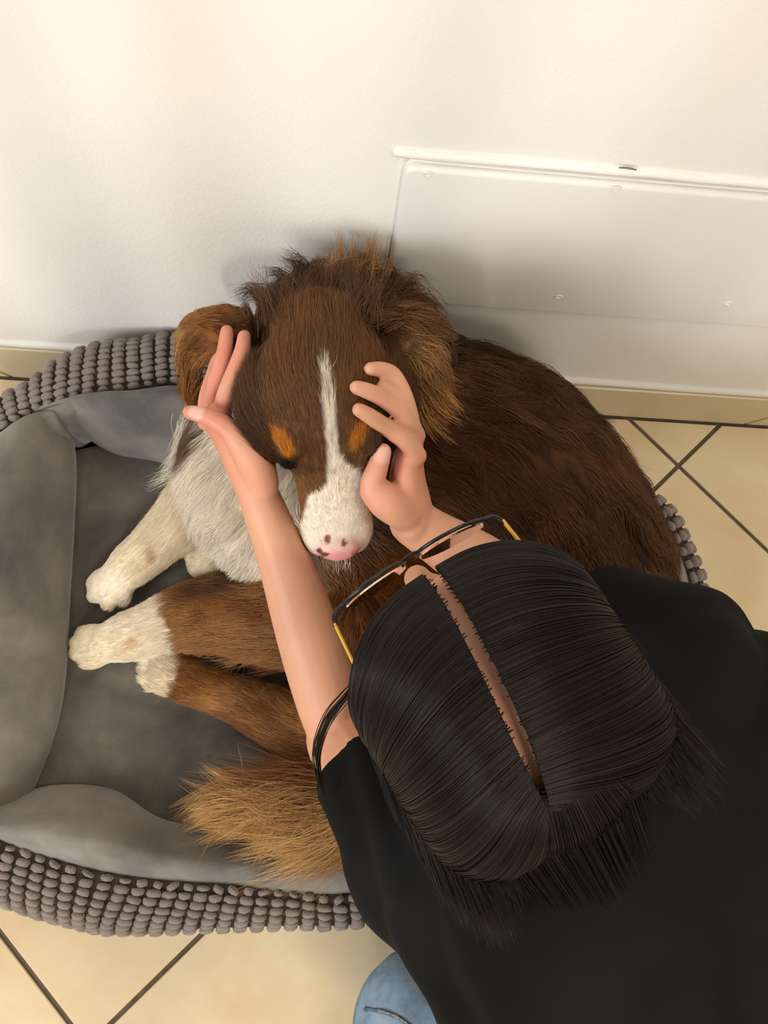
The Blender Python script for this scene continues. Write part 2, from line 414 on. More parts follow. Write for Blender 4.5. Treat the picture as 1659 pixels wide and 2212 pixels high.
# re-time by arc length of the mean line
arc = np.concatenate([[0], np.cumsum(np.linalg.norm(np.diff(np.vstack([(Ed + Sd) / 2, (Ed[:1] + Sd[:1]) / 2]), axis=0), axis=1))])
LOOP = arc[-1]
NC = int(round(LOOP / .0197))
def at_arc(A, s):
    s = np.mod(s, LOOP); Ap = np.vstack([A, A[:1]])
    return np.stack([np.interp(s, arc, Ap[:, k]) for k in range(3)], -1)
def cover_point(e, s, t):                # t 0 seam .. 1 widest .. >1 down to the floor
    o = norm((e - s) * [1, 1, 0]); c = np.stack([e[..., 0], e[..., 1], s[..., 2] + (s[..., 2] - e[..., 2]) * .05], -1) + o * .004
    t1 = np.clip(t, 0, 1)[..., None]
    b = (1 - t1) ** 2 * s + 2 * t1 * (1 - t1) * c + t1 ** 2 * e
    t2 = np.clip(t - 1, 0, 1)[..., None]
    fl = e - o * .03; fl = np.stack([fl[..., 0], fl[..., 1], np.full(fl.shape[:-1], .003)], -1)
    cc = np.stack([e[..., 0], e[..., 1], e[..., 2] * .35], -1) + o * .003
    b2 = (1 - t2) ** 2 * e + 2 * t2 * (1 - t2) * cc + t2 ** 2 * fl
    return np.where(t[..., None] <= 1, b, b2)
# backing skin of the cover
NB, NT = 400, 15
sv = np.arange(NB) / NB * LOOP
tv = np.linspace(0, 2, NT)
eB, sB = at_arc(Ed, sv), at_arc(Sd, sv)
grid = np.stack([cover_point(eB, sB, np.full(NB, t)) for t in tv], 1)       # NB x NT x 3
Vc = grid.reshape(-1, 3); Fc = []
for i in range(NB):
    for j in range(NT - 1):
        a, b = i * NT + j, ((i + 1) % NB) * NT + j
        Fc.append((a, a + 1, b + 1, b))
bottom = len(Vc); Vc = np.vstack([Vc, [[.03, .17, .003]]])
for i in range(NB): Fc.append((i * NT + NT - 1, bottom, ((i + 1) % NB) * NT + NT - 1))
cover = adopt(mesh_obj('outer_cover', Vc, Fc, M_BACK), bed)
tag(cover, 'dark woven backing under the taupe tufts')
# tufts
def tuft_mesh(seed):
    r = np.random.default_rng(seed)
    V, Fs = ellipsoid(np.zeros(3), np.diag([.0091, .0056, .0052]), seg=8, rings=5)
    V = V / np.array([.0091, .0056, .0052]); V = np.sign(V) * np.abs(V) ** np.array([.62, .75, .8]); V = V * np.array([.0087, .0049, .0052])
    V += r.normal(0, .0004, V.shape)
    me = bpy.data.meshes.new('tuft'); me.from_pydata([tuple(v) for v in V], [], Fs); me.update()
    me.polygons.foreach_set('use_smooth', np.ones(len(me.polygons), bool)); me.materials.append(M_TUFT)
    return me, V, Fs
tufts = [tuft_mesh(k) for k in range(5)]
slots = []
for c in range(NC):
    s = (c + .5) / NC * LOOP
    e, sm = at_arc(Ed, np.array([s])), at_arc(Sd, np.array([s]))
    tt = np.linspace(0, 2, 161); line = cover_point(np.repeat(e, 161, 0), np.repeat(sm, 161, 0), tt)
    al = np.concatenate([[0], np.cumsum(np.linalg.norm(np.diff(line, axis=0), axis=1))])
    skew = .002 * math.sin(c * .21) + .0012 * math.sin(c * .13 + 1)
    rows = int((al[-1] - .004) / .0102)
    for k in range(rows):
        t = np.interp((k + .35) * .0102 + .002, al, tt)
        q = []
        for ds, dt in ((0, 0), (.002, 0), (0, .01)):
            s2 = np.array([s + ds + skew * k * .22])
            q.append(cover_point(at_arc(Ed, s2), at_arc(Sd, s2), np.array([t + dt]))[0])
        X = norm(q[1] - q[0]); Yd = q[2] - q[0]; Yd = norm(Yd - X * (Yd @ X)); Z = np.cross(X, Yd)
        out = q[0] - np.array([.03, .17, .05])
        if Z @ out < 0: Z = -Z; X = -X
        slots.append((q[0], X, Yd, Z, k))
def visible_size(sl):
    d = sl[0] - CPOS; dep = d @ CF
    u = IMG_W / 2 + FPX * (d @ CX) / dep; v = IMG_H / 2 - FPX * (d @ CU) / dep
    facing = -(norm(d) @ sl[3])
    hid = not (0 < u < IMG_W and 0 < v < IMG_H) or facing < .02
    if v > 1500 and u > 830: hid = True                 # behind the kneeling person
    if v < 1000 and 400 < u < 1400: hid = True           # behind the dog
    return -1 if hid else facing / dep
order = sorted(range(len(slots)), key=lambda i: -visible_size(slots[i]))
single = set([i for i in order if visible_size(slots[i]) > 0][:300])
rest = Soup()
for i, (p, X, Yd, Z, k) in enumerate(slots):
    me, tv_, tf_ = tufts[i % 5]
    j = rng.normal(0, .09 if k else .25); sc = rng.uniform(.88, 1.08, 3) if k else rng.uniform([.6, .8, .8], [1.0, 1.3, 1.3])
    X2 = X * math.cos(j) + Yd * math.sin(j); Y2 = np.cross(Z, X2)
    B = np.stack([X2 * sc[0], Y2 * sc[1] * (1.0 if k else .8), Z * sc[2]], 1)
    c = p + Z * .0018
    if i in single:
        o = bpy.data.objects.new('tuft', me); col.objects.link(o)
        o.matrix_world = Matrix(((B[0, 0], B[0, 1], B[0, 2], c[0]), (B[1, 0], B[1, 1], B[1, 2], c[1]), (B[2, 0], B[2, 1], B[2, 2], c[2]), (0, 0, 0, 1)))
        adopt(o, bed)
    elif not (p[1] > .33 and -.09 < p[0] < .43):     # none where the dog lies on the rim
        rest.add(tv_ @ B.T + c, tf_)
o = adopt(mesh_obj('tufts', rest.verts(), rest.f, M_TUFT), bed); tag(o, kind='stuff')

# inner plush bolsters: ridge seam line and the line where they meet the cushion
def bolster(seam, inner, puff, n=64, m=18):
    s, q = catmull(seam, n), catmull(inner, n); pf = catmull(puff, n)[:, 0]
    V = []
    for i in range(n):
        d = q[i] - s[i]; h = norm(d * [1, 1, 0]); endf = math.sin(math.pi * min(max((i + .5) / n, 0), 1)) ** .35
        top = s[i] + h * np.linalg.norm(d[:2]) * .45; top[2] = s[i][2] + pf[i] * endf
        out = q[i] + h * .002; out[2] = q[i][2] + (s[i][2] - q[i][2]) * .45
        prof = catmull([s[i] - h * .012 - [0, 0, .02], s[i] + [0, 0, -.002], top, out, q[i] - [0, 0, .01], q[i] - h * .03 - [0, 0, .04]], m)
        V.append(prof)
    V = np.array(V)
    fl = V.reshape(-1, 3)
    wr = vnoise(fl * [1, 1, .4], 13, 3) * .0022 + vnoise(fl, 34, 5) * .0007
    fl = fl + np.stack([wr * .3, wr * .3, wr], 1)
    Fs = []
    for i in range(n - 1):
        for j in range(m - 1):
            Fs.append((i * m + j, i * m + j + 1, (i + 1) * m + j + 1, (i + 1) * m + j))
    # closed underneath and at both ends
    for i in range(n - 1): Fs.append((i * m + m - 1, i * m, (i + 1) * m, (i + 1) * m + m - 1))
    Fs.append(tuple(range(m))); Fs.append(tuple((n - 1) * m + j for j in range(m))[::-1])
    o = mesh_obj('bolster', fl, Fs, M_PLUSH)
    bm = bmesh.new(); bm.from_mesh(o.data); bmesh.ops.recalc_face_normals(bm, faces=bm.faces); bm.to_mesh(o.data); bm.free()
    return adopt(o, bed)
sb = [b for a, b in st]
# front
bolster([sb[0] + [-.03, .01, 0], sb[1], sb[3], sb[4], sb[5], sb[7], sb[8], sb[9]],
        [PZ(-90, 1745, .085), PZ(0, 1738, .085), PZ(120, 1706, .085), PZ(250, 1716, .085), PZ(395, 1786, .085), PZ(720, 1800, .085), (.2, .0, .085), (.36, .02, .085)],
        [.01, .03, .045, .045, .02, .02, .025, .03])
# left
bolster([sb[-1] + [.0, -.05, 0], sb[-2], sb[-3], sb[-4], sb[-5], sb[-6] + [.0, 0, -.002], sb[-8] + [.0, -.012, -.01]],
        [PZ(20, 1790, .085), PZ(70, 1695, .085), PZ(130, 1510, .085), PZ(150, 1260, .085), PZ(160, 1060, .09), PZ(156, 960, .10), PZ(132, 900, .13)],
        [.01, .025, .03, .03, .03, .025, .006])
# back
bolster([sb[-7], sb[-9], sb[-10], sb[-11], sb[-12], sb[-13], sb[-14], sb[-15]],
        [PZ(120, 895, .14), PZ(175, 935, .10), PZ(250, 978, .09), PZ(360, 1001, .085), (-.10, .37, .085), (.06, .36, .085), (.22, .34, .085), (.31, .31, .085)],
        [.004, .012, .02, .022, .025, .025, .025, .01])
# right
bolster([sb[-15] + [.0, -.03, 0], sb[15], sb[14], sb[13], sb[12], sb[11], sb[10]],
        [(.33, .36, .085), (.37, .31, .085), (.39, .27, .085), (.40, .22, .085), (.39, .13, .085), (.37, .05, .085), (.35, .0, .085)],
        [.01, .012, .012, .012, .02, .02, .01])
# cushion
gx, gy = np.linspace(-.50, .48, 80), np.linspace(-.12, .50, 56)
GX, GY = np.meshgrid(gx, gy, indexing='ij')
cc = np.stack([GX.ravel(), GY.ravel(), np.zeros(GX.size)], 1)
edge = np.minimum(np.minimum(GX + .50, .48 - GX), np.minimum(GY + .12, .50 - GY)).ravel()
z = .076 + .016 * sstep(0, .16, edge) + .004 * vnoise(cc, 7, 2) + .0016 * vnoise(cc, 22, 4)
crease0, crease1 = PZ(140, 1440, .09), PZ(620, 1600, .09)
dl = norm((crease1 - crease0) * [1, 1, 0]); nl = np.array([-dl[1], dl[0], 0])
z = z - .010 * np.exp(-(((cc - crease0) @ nl) / .014) ** 2) + .006 * np.exp(-(((cc - crease0) @ nl + .09) / .06) ** 2)
cc[:, 2] = z
ctr = np.array([.03, .17]); rel = cc[:, :2] - ctr; rad_ = np.linalg.norm(rel, axis=1); an_ = np.arctan2(rel[:, 1], rel[:, 0])
sr_ = Sd[:, :2] - ctr; sa_ = np.arctan2(sr_[:, 1], sr_[:, 0]); so_ = np.argsort(sa_)
lim = np.interp(an_, sa_[so_], np.linalg.norm(sr_, axis=1)[so_], period=2 * math.pi) * .95
cc[:, :2] = ctr + rel * np.minimum(1, lim / np.maximum(rad_, 1e-6))[:, None]
Vb = cc.copy(); Vb[:, 2] = .03
nx, ny = GX.shape; N1 = nx * ny; Fs = []
for i in range(nx - 1):
    for j in range(ny - 1):
        a = i * ny + j; Fs.append((a, a + ny, a + ny + 1, a + 1)); Fs.append((N1 + a, N1 + a + 1, N1 + a + ny + 1, N1 + a + ny))
rim = [i * ny for i in range(nx)] + [(nx - 1) * ny + j for j in range(1, ny)] + [i * ny + ny - 1 for i in range(nx - 2, -1, -1)] + [j for j in range(ny - 2, 0, -1)]
for k in range(len(rim)):
    a, b = rim[k], rim[(k + 1) % len(rim)]; Fs.append((a, N1 + a, N1 + b, b))
adopt(mesh_obj('cushion', np.vstack([cc, Vb]), Fs, M_CUSH), bed)

# ------------------------------------------------------------------ dog
from mathutils.bvhtree import BVHTree
def bvh_of(meshes):
    bm = bmesh.new()
    for me in meshes: bm.from_mesh(me)
    t = BVHTree.FromBMesh(bm); bm.free(); return t
BED_BVH = bvh_of([c.data for c in bed.children if c.name.startswith(('bolster', 'cushion'))])
TUFT_BVH = bvh_of([bpy.data.objects['tufts'].data, cover.data])
def push_out(V, tree, margin, maxd):
    V = V.copy()
    for i in range(len(V)):
        loc, nr, _, d = tree.find_nearest(Vector(V[i]), maxd)
        if loc is None: continue
        s = (Vector(V[i]) - loc).dot(nr)
        if s < margin * .5 and (s < 0 or d < margin * .5): V[i] = np.array(loc + nr * margin)
    return V
BROWN, DARK, RUST, TAN, GOLD, WHITE, CREAM, PINK = [np.array(lin(*c)) for c in
    ((94, 61, 35), (58, 38, 23), (132, 84, 41), (172, 126, 74), (206, 164, 106), (234, 222, 202), (222, 206, 176), (226, 150, 148))]
soup = Soup(); samp = []                 # samples: position, radius, region, flow, fur length, colour
def limb(region, pts, rad, cols, lens, n=20, side=None, seg=16, flow=None, add=True):
    if add: soup.add(*tube(pts, rad, n=n, seg=seg, side=side))
    q = catmull(pts, n); T = norm(np.gradient(q, axis=0))
    rr = catmull([r if np.isscalar(r) else max(r) * .6 + min(r) * .4 for r in rad], n)[:, 0]
    cl = catmull(np.array(cols), n) if len(np.shape(cols)) == 2 else np.repeat([cols], n, 0)
    ln = catmull(lens, n)[:, 0] if not np.isscalar(lens) else np.full(n, lens)
    for i in range(n):
        samp.append((q[i], rr[i], region, T[i] if flow is None else norm(flow), max(ln[i], .003), cl[i]))
HEAD, NECK, TRUNK, CHEST, FORE, HIND, TAIL, EARL, EARR, HIND2 = range(10)
# head frame: origin at the nose tip
N0, OC = P(733, 1203, .872), P(691, 690, .835)
hy = norm(N0 - OC); view = norm(CPOS - (N0 + OC) / 2)
hz = norm(view - hy * (view @ hy)); hx = np.cross(hz, hy)
rl = math.radians(1)
hx, hz = hx * math.cos(rl) - hz * math.sin(rl), hz * math.cos(rl) + hx * math.sin(rl)
HS = 1.02
def hl(x, y, z): return N0 + (hx * x + hy * y + hz * z) * .01 * HS
def to_head(p):
    d = (p - N0) / (.01 * HS); return np.stack([d @ hx, d @ hy, d @ hz], -1)
stn = [(-1.0, 2.0, .2, -2.2), (-2.2, 2.9, .95, -3.1), (-4.5, 3.5, 1.6, -3.8), (-7.5, 3.7, 2.1, -4.2), (-9.4, 4.2, 2.9, -4.6), (-11.2, 5.2, 4.3, -5.0), (-13.4, 6.3, 5.4, -5.3), (-16.2, 6.9, 5.8, -5.6), (-19, 6.4, 5.0, -5.6), (-21.5, 5.0, 3.2, -5)]
limb(HEAD, [hl(0, y, (t + b) / 2) for y, w, t, b in stn], [(w * .01 * HS, (t - b) / 2 * .01 * HS) for y, w, t, b in stn], BROWN, .012, n=40, side=hx, seg=24)
# nose pad, brows, cheeks, lower jaw
soup.add(*ellipsoid(hl(0, -.9, .15), np.stack([hx * .0225, hy * .0135, hz * .0135])))
for s in (-1, 1):
    soup.add(*ellipsoid(hl(s * 3.5, -12.1, 3.9), np.stack([hx * .014, hy * .016, hz * .011])))
    soup.add(*ellipsoid(hl(s * 5.2, -15, -.6), np.stack([hx * .034, hy * .05, hz * .04])))
    soup.add(*ellipsoid(hl(s * 1.9, -3.0, -1.7), np.stack([hx * .02, hy * .032, hz * .021])))
    soup.add(*ellipsoid(hl(s * 4.15, -10.7, 2.6), np.stack([hx * .011, hy * .011, hz * .009])))
# ears: flaps that fold over and hang beside the head
limb(EARL, [P(530, 718, .90), P(468, 716, .905), P(420, 745, .92), P(410, 805, .94), P(420, 862, .956)],
     [(.024, .011), (.028, .012), (.028, .011), (.024, .01), (.014, .008)], [BROWN, RUST, TAN * .75, RUST * .9, RUST * .9], [.014, .018, .02, .022, .02], n=26, side=hy)
limb(EARR, [P(845, 712, .866), P(890, 722, .858), P(918, 762, .862), P(922, 812, .872), P(916, 858, .882)],
     [(.024, .011), (.03, .012), (.028, .011), (.022, .01), (.013, .008)], [BROWN, BROWN, BROWN * 1.1, RUST * .8, RUST * .9], [.02, .028, .034, .036, .034], n=26, side=hy)
# neck, trunk curling round behind and to the right, tail coming back to the left
limb(NECK, [P(700, 830, .92), P(708, 790, .95), P(735, 765, .98), PZ(800, 790, .25)], [.07, .088, .098, .11], [BROWN, BROWN, BROWN * .75, BROWN * .85], [.025, .035, .045, .045], n=16,
     flow=P(760, 560, .96) - P(700, 760, .90))
limb(TRUNK, [PZ(775, 815, .215), PZ(905, 925, .225), PZ(1065, 1010, .225), PZ(1180, 1140, .215), PZ(1232, 1300, .20), PZ(1180, 1460, .185), PZ(1080, 1560, .165)],
     [.105, .128, .134, .132, .128, .118, .085], [BROWN * .85, BROWN * .8, BROWN * .8, BROWN * .85, BROWN, RUST * .9, RUST], [.05, .058, .06, .058, .055, .055, .06], n=36)
limb(CHEST, [PZ(640, 850, .25), PZ(585, 965, .215), PZ(560, 1060, .20), PZ(600, 1170, .17)], [.08, .10, .098, .075], [WHITE, WHITE, WHITE, WHITE], [.04, .045, .04, .03], n=16)
limb(TRUNK, [PZ(640, 1060, .19), PZ(780, 1240, .175), PZ(900, 1380, .165), PZ(1000, 1500, .16)], [.09, .10, .105, .10], [WHITE, RUST, RUST, RUST], .03, n=14)
# forelegs
limb(FORE, [PZ(520, 1000, .20), PZ(455, 1060, .165), PZ(385, 1130, .14), PZ(325, 1186, .127), PZ(285, 1220, .12), PZ(258, 1244, .113)],
     [.06, .05, .04, .033, .031, .026], [WHITE, CREAM, CREAM, CREAM, CREAM, WHITE], [.03, .022, .016, .011, .008, .005], n=24)
for u, v, r in ((203, 1260, .0125), (206, 1285, .0135), (236, 1300, .0135), (268, 1292, .012)):
    soup.add(*tube([PZ(262 + (u - 235) * .35, 1240 + (v - 1280) * .2, .114), PZ(244 + (u - 235) * .75, 1255 + (v - 1270) * .7, .114), PZ(u, v, .104)], [r, r * 1.08, r * .9], n=8, seg=12))
limb(FORE, [PZ(590, 1120, .15), PZ(530, 1180, .128), PZ(478, 1205, .118), PZ(445, 1212, .112)], [.05, .037, .031, .027], [WHITE, CREAM, CREAM, CREAM], [.02, .012, .01, .008], n=14)
# hind legs, both stretched to the left
limb(HIND, [PZ(760, 1320, .19), PZ(620, 1330, .165), PZ(490, 1325, .142), PZ(385, 1340, .128), PZ(318, 1362, .12), PZ(270, 1377, .116), PZ(240, 1386, .112)],
     [.078, .064, .052, .042, .036, .033, .028], [RUST, RUST, RUST, CREAM, CREAM, CREAM, CREAM], [.034, .034, .030, .016, .011, .008, .006], n=30)
for u, v, r in ((180, 1367, .0118), (168, 1388, .013), (168, 1411, .013), (186, 1430, .0118)):
    soup.add(*tube([PZ(250, 1386 + (v - 1398) * .4, .114), PZ(212, 1394 + (v - 1398) * .85, .114), PZ(u, v, .103)], [r, r * 1.08, r * .88], n=8, seg=12))
limb(HIND2, [PZ(860, 1580, .14), PZ(710, 1590, .116), PZ(595, 1545, .106), PZ(500, 1506, .100), PZ(430, 1482, .100), PZ(368, 1454, .100)],
     [.07, .05, .038, .030, .029, .031], [RUST, RUST, RUST, RUST, CREAM, CREAM], [.034, .028, .022, .014, .011, .01], n=24)
for du, dv, r in ((-14, -28, .012), (-28, -6, .0135), (-30, 16, .0135), (-18, 32, .012)):
    soup.add(*tube([PZ(372, 1454 + dv * .4, .100), PZ(352 + du * .4, 1448 + dv * .8, .100), PZ(346 + du, 1448 + dv, .098)], [r, r, r * .85], n=8, seg=10))
# tail
limb(TAIL, [PZ(1080, 1600, .15), PZ(900, 1690, .15), PZ(740, 1735, .15), PZ(620, 1745, .15), PZ(540, 1742, .145)], [.042, .030, .022, .016, .009], [RUST, RUST, TAN, TAN, GOLD], [.05, .075, .10, .10, .09], n=20)

dog_me, DV, DE = remesh(soup, .003, smooth=5, fac=.5)
SP = np.array([s[0] for s in samp]); SR = np.array([s[1] for s in samp]); SG = np.array([s[2] for s in samp])
SF = np.array([s[3] for s in samp]); SL = np.array([s[4] for s in samp]); SC = np.array([s[5] for s in samp])
def field(pts):
    G_, F_, L_, C_ = np.zeros(len(pts), int), np.zeros((len(pts), 3)), np.zeros(len(pts)), np.zeros((len(pts), 3))
    for a in range(0, len(pts), 6000):
        p = pts[a:a + 6000]
        d = np.sqrt(((p[:, None, :] - SP[None]) ** 2).sum(-1)) / SR[None]
        idx = np.argpartition(d, 5, axis=1)[:, :5]
        dd = np.take_along_axis(d, idx, 1); w = np.exp(-((dd - dd.min(1, keepdims=True)) / .12)); w /= w.sum(1, keepdims=True)
        G_[a:a + 6000] = SG[np.argmin(d, 1)]
        F_[a:a + 6000] = (SF[idx] * w[..., None]).sum(1); L_[a:a + 6000] = (SL[idx] * w).sum(1); C_[a:a + 6000] = (SC[idx] * w[..., None]).sum(1)
    return G_, norm(F_), L_, C_
def mixc(C, c, w): return C * (1 - w[:, None]) + np.asarray(c)[None] * w[:, None]
def blob(p, centre, r, soft=.35):
    d = np.linalg.norm(p - centre, axis=1) / r; return 1 - sstep(1 - soft, 1 + soft, d)
def near_view(p, u, v, ru, rv, zr=None):
    """patch marked on the coat: an upright elliptical column above a spot of the cushion plane"""
    c = PZ(u, v, .15); ax = norm(PZ(u + 20, v, .15) - c); ay = norm(PZ(u, v - 20, .15) - c); s = np.linalg.norm(PZ(u + 100, v, .15) - c) / 100
    d = np.hypot(((p - c) @ ax) / (ru * s), ((p - c) @ ay) / (rv * s)); return 1 - sstep(.75, 1.2, d)
def coat(p):
    """colour, flow, fur length of the coat at points p"""
    R_, F_, L_, C_ = field(p)
    n1 = vnoise(p, 26, 1); n2 = vnoise(p, 80, 2)
    h = to_head(p); x, y, z_ = h[:, 0], h[:, 1], h[:, 2]
    ax = np.abs(x)
    # --- head
    hd = (R_ == HEAD)
    c = np.repeat([np.array(lin(110, 75, 44))], len(p), 0)
    c = mixc(c, RUST, .35 * sstep(-.2, .8, n1))
    c = mixc(c, DARK, sstep(-16, -11, y) * (1 - sstep(-9.5, -7.5, y)) * sstep(2.6, 4.6, ax) * .75)      # darker round the eyes
    c = mixc(c, DARK, sstep(5.2, 7.0, ax) * .5)
    for s, ccx in ((-1, -4.4), (1, 2.6)):
        d = np.hypot((x - ccx + s * .38 * (y + 12.2)) / .85, (y + 12.2) / 1.45); c = mixc(c, np.array(lin(186, 116, 36)), (1 - sstep(.7, 1.15, d)) * sstep(1, 3, z_))
        d = np.hypot((x - s * 4.35) / 1.0, (y + 10.1) / .55); c = mixc(c, np.array(lin(22, 14, 9)), (1 - sstep(.7, 1.2, d)) * sstep(.5, 2, z_))
    tanm = sstep(-9.5, -7.0, y) * (1 - sstep(-3.5, -2, y)) * sstep(2.4, 3.2, ax)
    c = mixc(c, RUST * 1.05, tanm * .8)
    bl = np.interp(y, [-20, -18.6, -17, -13, -10, -7.9, -7.1, -6.7, -5.5, -4, -2.5], [.0, .3, .45, .42, .45, .6, 1.3, 2.6, 3.0, 3.4, 5])
    br = np.interp(y, [-20, -18.6, -17, -13, -11, -10, -8.7, -7.5, -6], [.0, .35, .6, .6, .7, 1.1, 2.6, 3.6, 5])
    blaze = np.where(x < 0, bl, br) + .14 * n2
    c = mixc(c, WHITE, (1 - sstep(blaze - .25, blaze + .25, ax)) * sstep(-19.6, -18, y))
    c = mixc(c, CREAM, sstep(-3.5, -2.4, y) * sstep(.5, 1.5, -z_) * .9)
    # nose leather
    nose = np.hypot(x / 2.2, np.hypot((y + .45) / 1.5, (z_ - .0) / 1.6)); nm = 1 - sstep(.85, 1.05, nose)
    c = mixc(c, PINK * .55 + WHITE * .45, (1 - sstep(1.0, 1.6, nose)) * .7)
    c = mixc(c, PINK, nm)
    for sx, sy, sr in ((-1.05, -2.1, .36), (.55, -1.6, .27)):
        c = mixc(c, np.array(lin(134, 82, 54)), (1 - sstep(.7, 1.25, np.hypot(x - sx, (y - sy) * .75) / sr)) * sstep(-1.2, -.4, z_))
    for sx, sy, sr in ((-2.0, -.9, .34), (-1.6, -.55, .3), (-1.25, -.6, .22)):
        c = mixc(c, np.array(lin(108, 56, 44)), (1 - sstep(.7, 1.25, np.hypot(x - sx, y - sy) / sr)) * sstep(-1.8, -1.0, z_))
    for s in (-1, 1):
        d = np.hypot((x - s * 1.1) / .5, (y - .35) / .3); c = mixc(c, np.array(lin(110, 48, 48)), (1 - sstep(.7, 1.3, d)) * (1 - sstep(.3, .8, z_)))
    d = np.hypot((x - 1.7) / .55, (y + .5) / .6); c = mixc(c, np.array(lin(200, 104, 108)), (1 - sstep(.5, 1.3, d)) * nm)
    C_ = np.where(hd[:, None], c, C_)
    # fur length and flow on the head: backwards from the nose, outwards over the forehead
    fl = -hy + hx * (x * .06)[:, None] * sstep(-8, -14, y)[:, None]
    F_ = np.where(hd[:, None], norm(fl), F_)
    Lh = np.interp(y, [-22, -19, -15, -12, -8, -5, -2.2, -1.4, 0], [.034, .024, .017, .012, .007, .004, .0028, .001, .0])
    Lh = Lh + .02 * sstep(5.0, 7.5, ax) * sstep(-9, -13, y)
    Lh = Lh * (1 - nm)
    L_ = np.where(hd, Lh, L_)
    # --- ears
    er = (R_ == EARL) | (R_ == EARR)
    C_ = np.where(er[:, None], mixc(mixc(C_, GOLD, .35 * sstep(-.1, .8, n1)), BROWN, .5 * sstep(.0, .8, -n1)), C_)
    F_ = np.where((R_ == EARR)[:, None], norm(F_ + hx * .55 - hz * .2), F_)
    # --- neck and trunk: rich brown, darker and rustier locks
    tk = (R_ == TRUNK) | (R_ == NECK)
    cb = mixc(mixc(C_, DARK, .55 * sstep(.0, .8, n1)), RUST, .28 * sstep(.1, .9, -n1))
    C_ = np.where(tk[:, None], cb, C_)
    pale = blob(p, P(742, 585, .95), .042, .6) * sstep(-.4, .3, n2 + .5 * n1); C_ = mixc(C_, GOLD * .9, pale * .8 * tk)
    L_ = L_ + .03 * blob(p, P(770, 580, .965), .06, .5) * tk
    # --- chest: white with the brown neck running down to a point
    ch = (R_ == CHEST)
    bw = near_view(p, 455, 985, 42, 66) * .95
    bw = np.maximum(bw, sstep(0, .03, (p - PZ(560, 930, .25)) @ norm(PZ(640, 860, .25) - PZ(540, 960, .25))))
    C_ = np.where(ch[:, None], mixc(mixc(C_, CREAM, .5 * sstep(-.3, .6, n1)), BROWN, np.clip(bw, 0, 1)), C_)
    F_ = np.where(ch[:, None], norm(norm(PZ(380, 1130, .15) - PZ(560, 920, .25)) + 0 * F_), F_)
    fo = (R_ == FORE)
    C_ = np.where(fo[:, None], mixc(mixc(C_, np.array(lin(70, 48, 36)), .9 * near_view(p, 298, 1272, 26, 16)), np.array(lin(176, 140, 104)), .6 * near_view(p, 330, 1200, 11, 18)), C_)
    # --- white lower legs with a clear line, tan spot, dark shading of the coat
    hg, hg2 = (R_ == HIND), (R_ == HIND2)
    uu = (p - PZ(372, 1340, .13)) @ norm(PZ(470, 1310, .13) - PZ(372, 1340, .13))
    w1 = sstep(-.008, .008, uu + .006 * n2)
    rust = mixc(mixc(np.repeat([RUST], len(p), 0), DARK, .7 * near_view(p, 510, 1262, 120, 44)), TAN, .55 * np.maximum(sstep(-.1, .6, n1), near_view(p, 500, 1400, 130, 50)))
    u2 = (p - PZ(382, 1462, .11)) @ norm(PZ(470, 1497, .11) - PZ(382, 1462, .11)); w2 = sstep(-.008, .008, u2 + .01 * n1)
    wh = np.where(hg, w1, w2)
    legc = mixc(np.repeat([CREAM], len(p), 0), WHITE, .5 * sstep(-.5, .5, n1))
    legc = mixc(legc, np.array(lin(196, 144, 96)), .55 * near_view(p, 285, 1388, 13, 11) * sstep(.10, .12, p[:, 2]))
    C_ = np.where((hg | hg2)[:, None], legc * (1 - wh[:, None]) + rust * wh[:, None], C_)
    # --- tail
    tl = (R_ == TAIL)
    C_ = np.where(tl[:, None], mixc(mixc(C_, GOLD, .6 * sstep(-.2, .6, n1)), DARK, .35 * sstep(.2, .8, n2)), C_)
    return np.clip(C_, 0, 1), F_, np.maximum(L_, 0), R_
# the coat settles on the cushion and stays clear of the wall
inside = (DV[:, 0] > -.5) & (DV[:, 0] < .48) & (DV[:, 1] > -.12) & (DV[:, 1] < .5)
DV[:, 2] = np.where(inside, np.maximum(DV[:, 2], .090), DV[:, 2])
DV[:, 1] = np.where(DV[:, 1] > .54, .54 + .022 * (1 - np.exp(-(DV[:, 1] - .54) / .022)), DV[:, 1])
for i in np.nonzero((DV[:, 2] < .27))[0]:
    for tree_, mg in ((BED_BVH, .004), (TUFT_BVH, .009)):
        offs = ((0, 0),) if DV[i, 0] < -.2 else ((0, 0), (.006, 0), (-.006, 0), (0, .006), (0, -.006))
        for ox, oy in offs:
            hit = tree_.ray_cast(Vector((DV[i, 0] + ox, DV[i, 1] + oy, .5)), Vector((0, 0, -1)))[0]
            if hit is not None and DV[i, 2] < hit.z + mg: DV[i, 2] = hit.z + mg
dog_me.vertices.foreach_set('co', DV.ravel()); dog_me.update()
DC, _, DL, DR = coat(DV)
vcolor(dog_me, DC); dog_me.materials.append(M_COAT); dog_me.name = 'dog'
dog = bpy.data.objects.new('dog', dog_me); col.objects.link(dog)
tag(dog, 'red-brown and white long-haired dog curled up in the grey bed', 'dog')

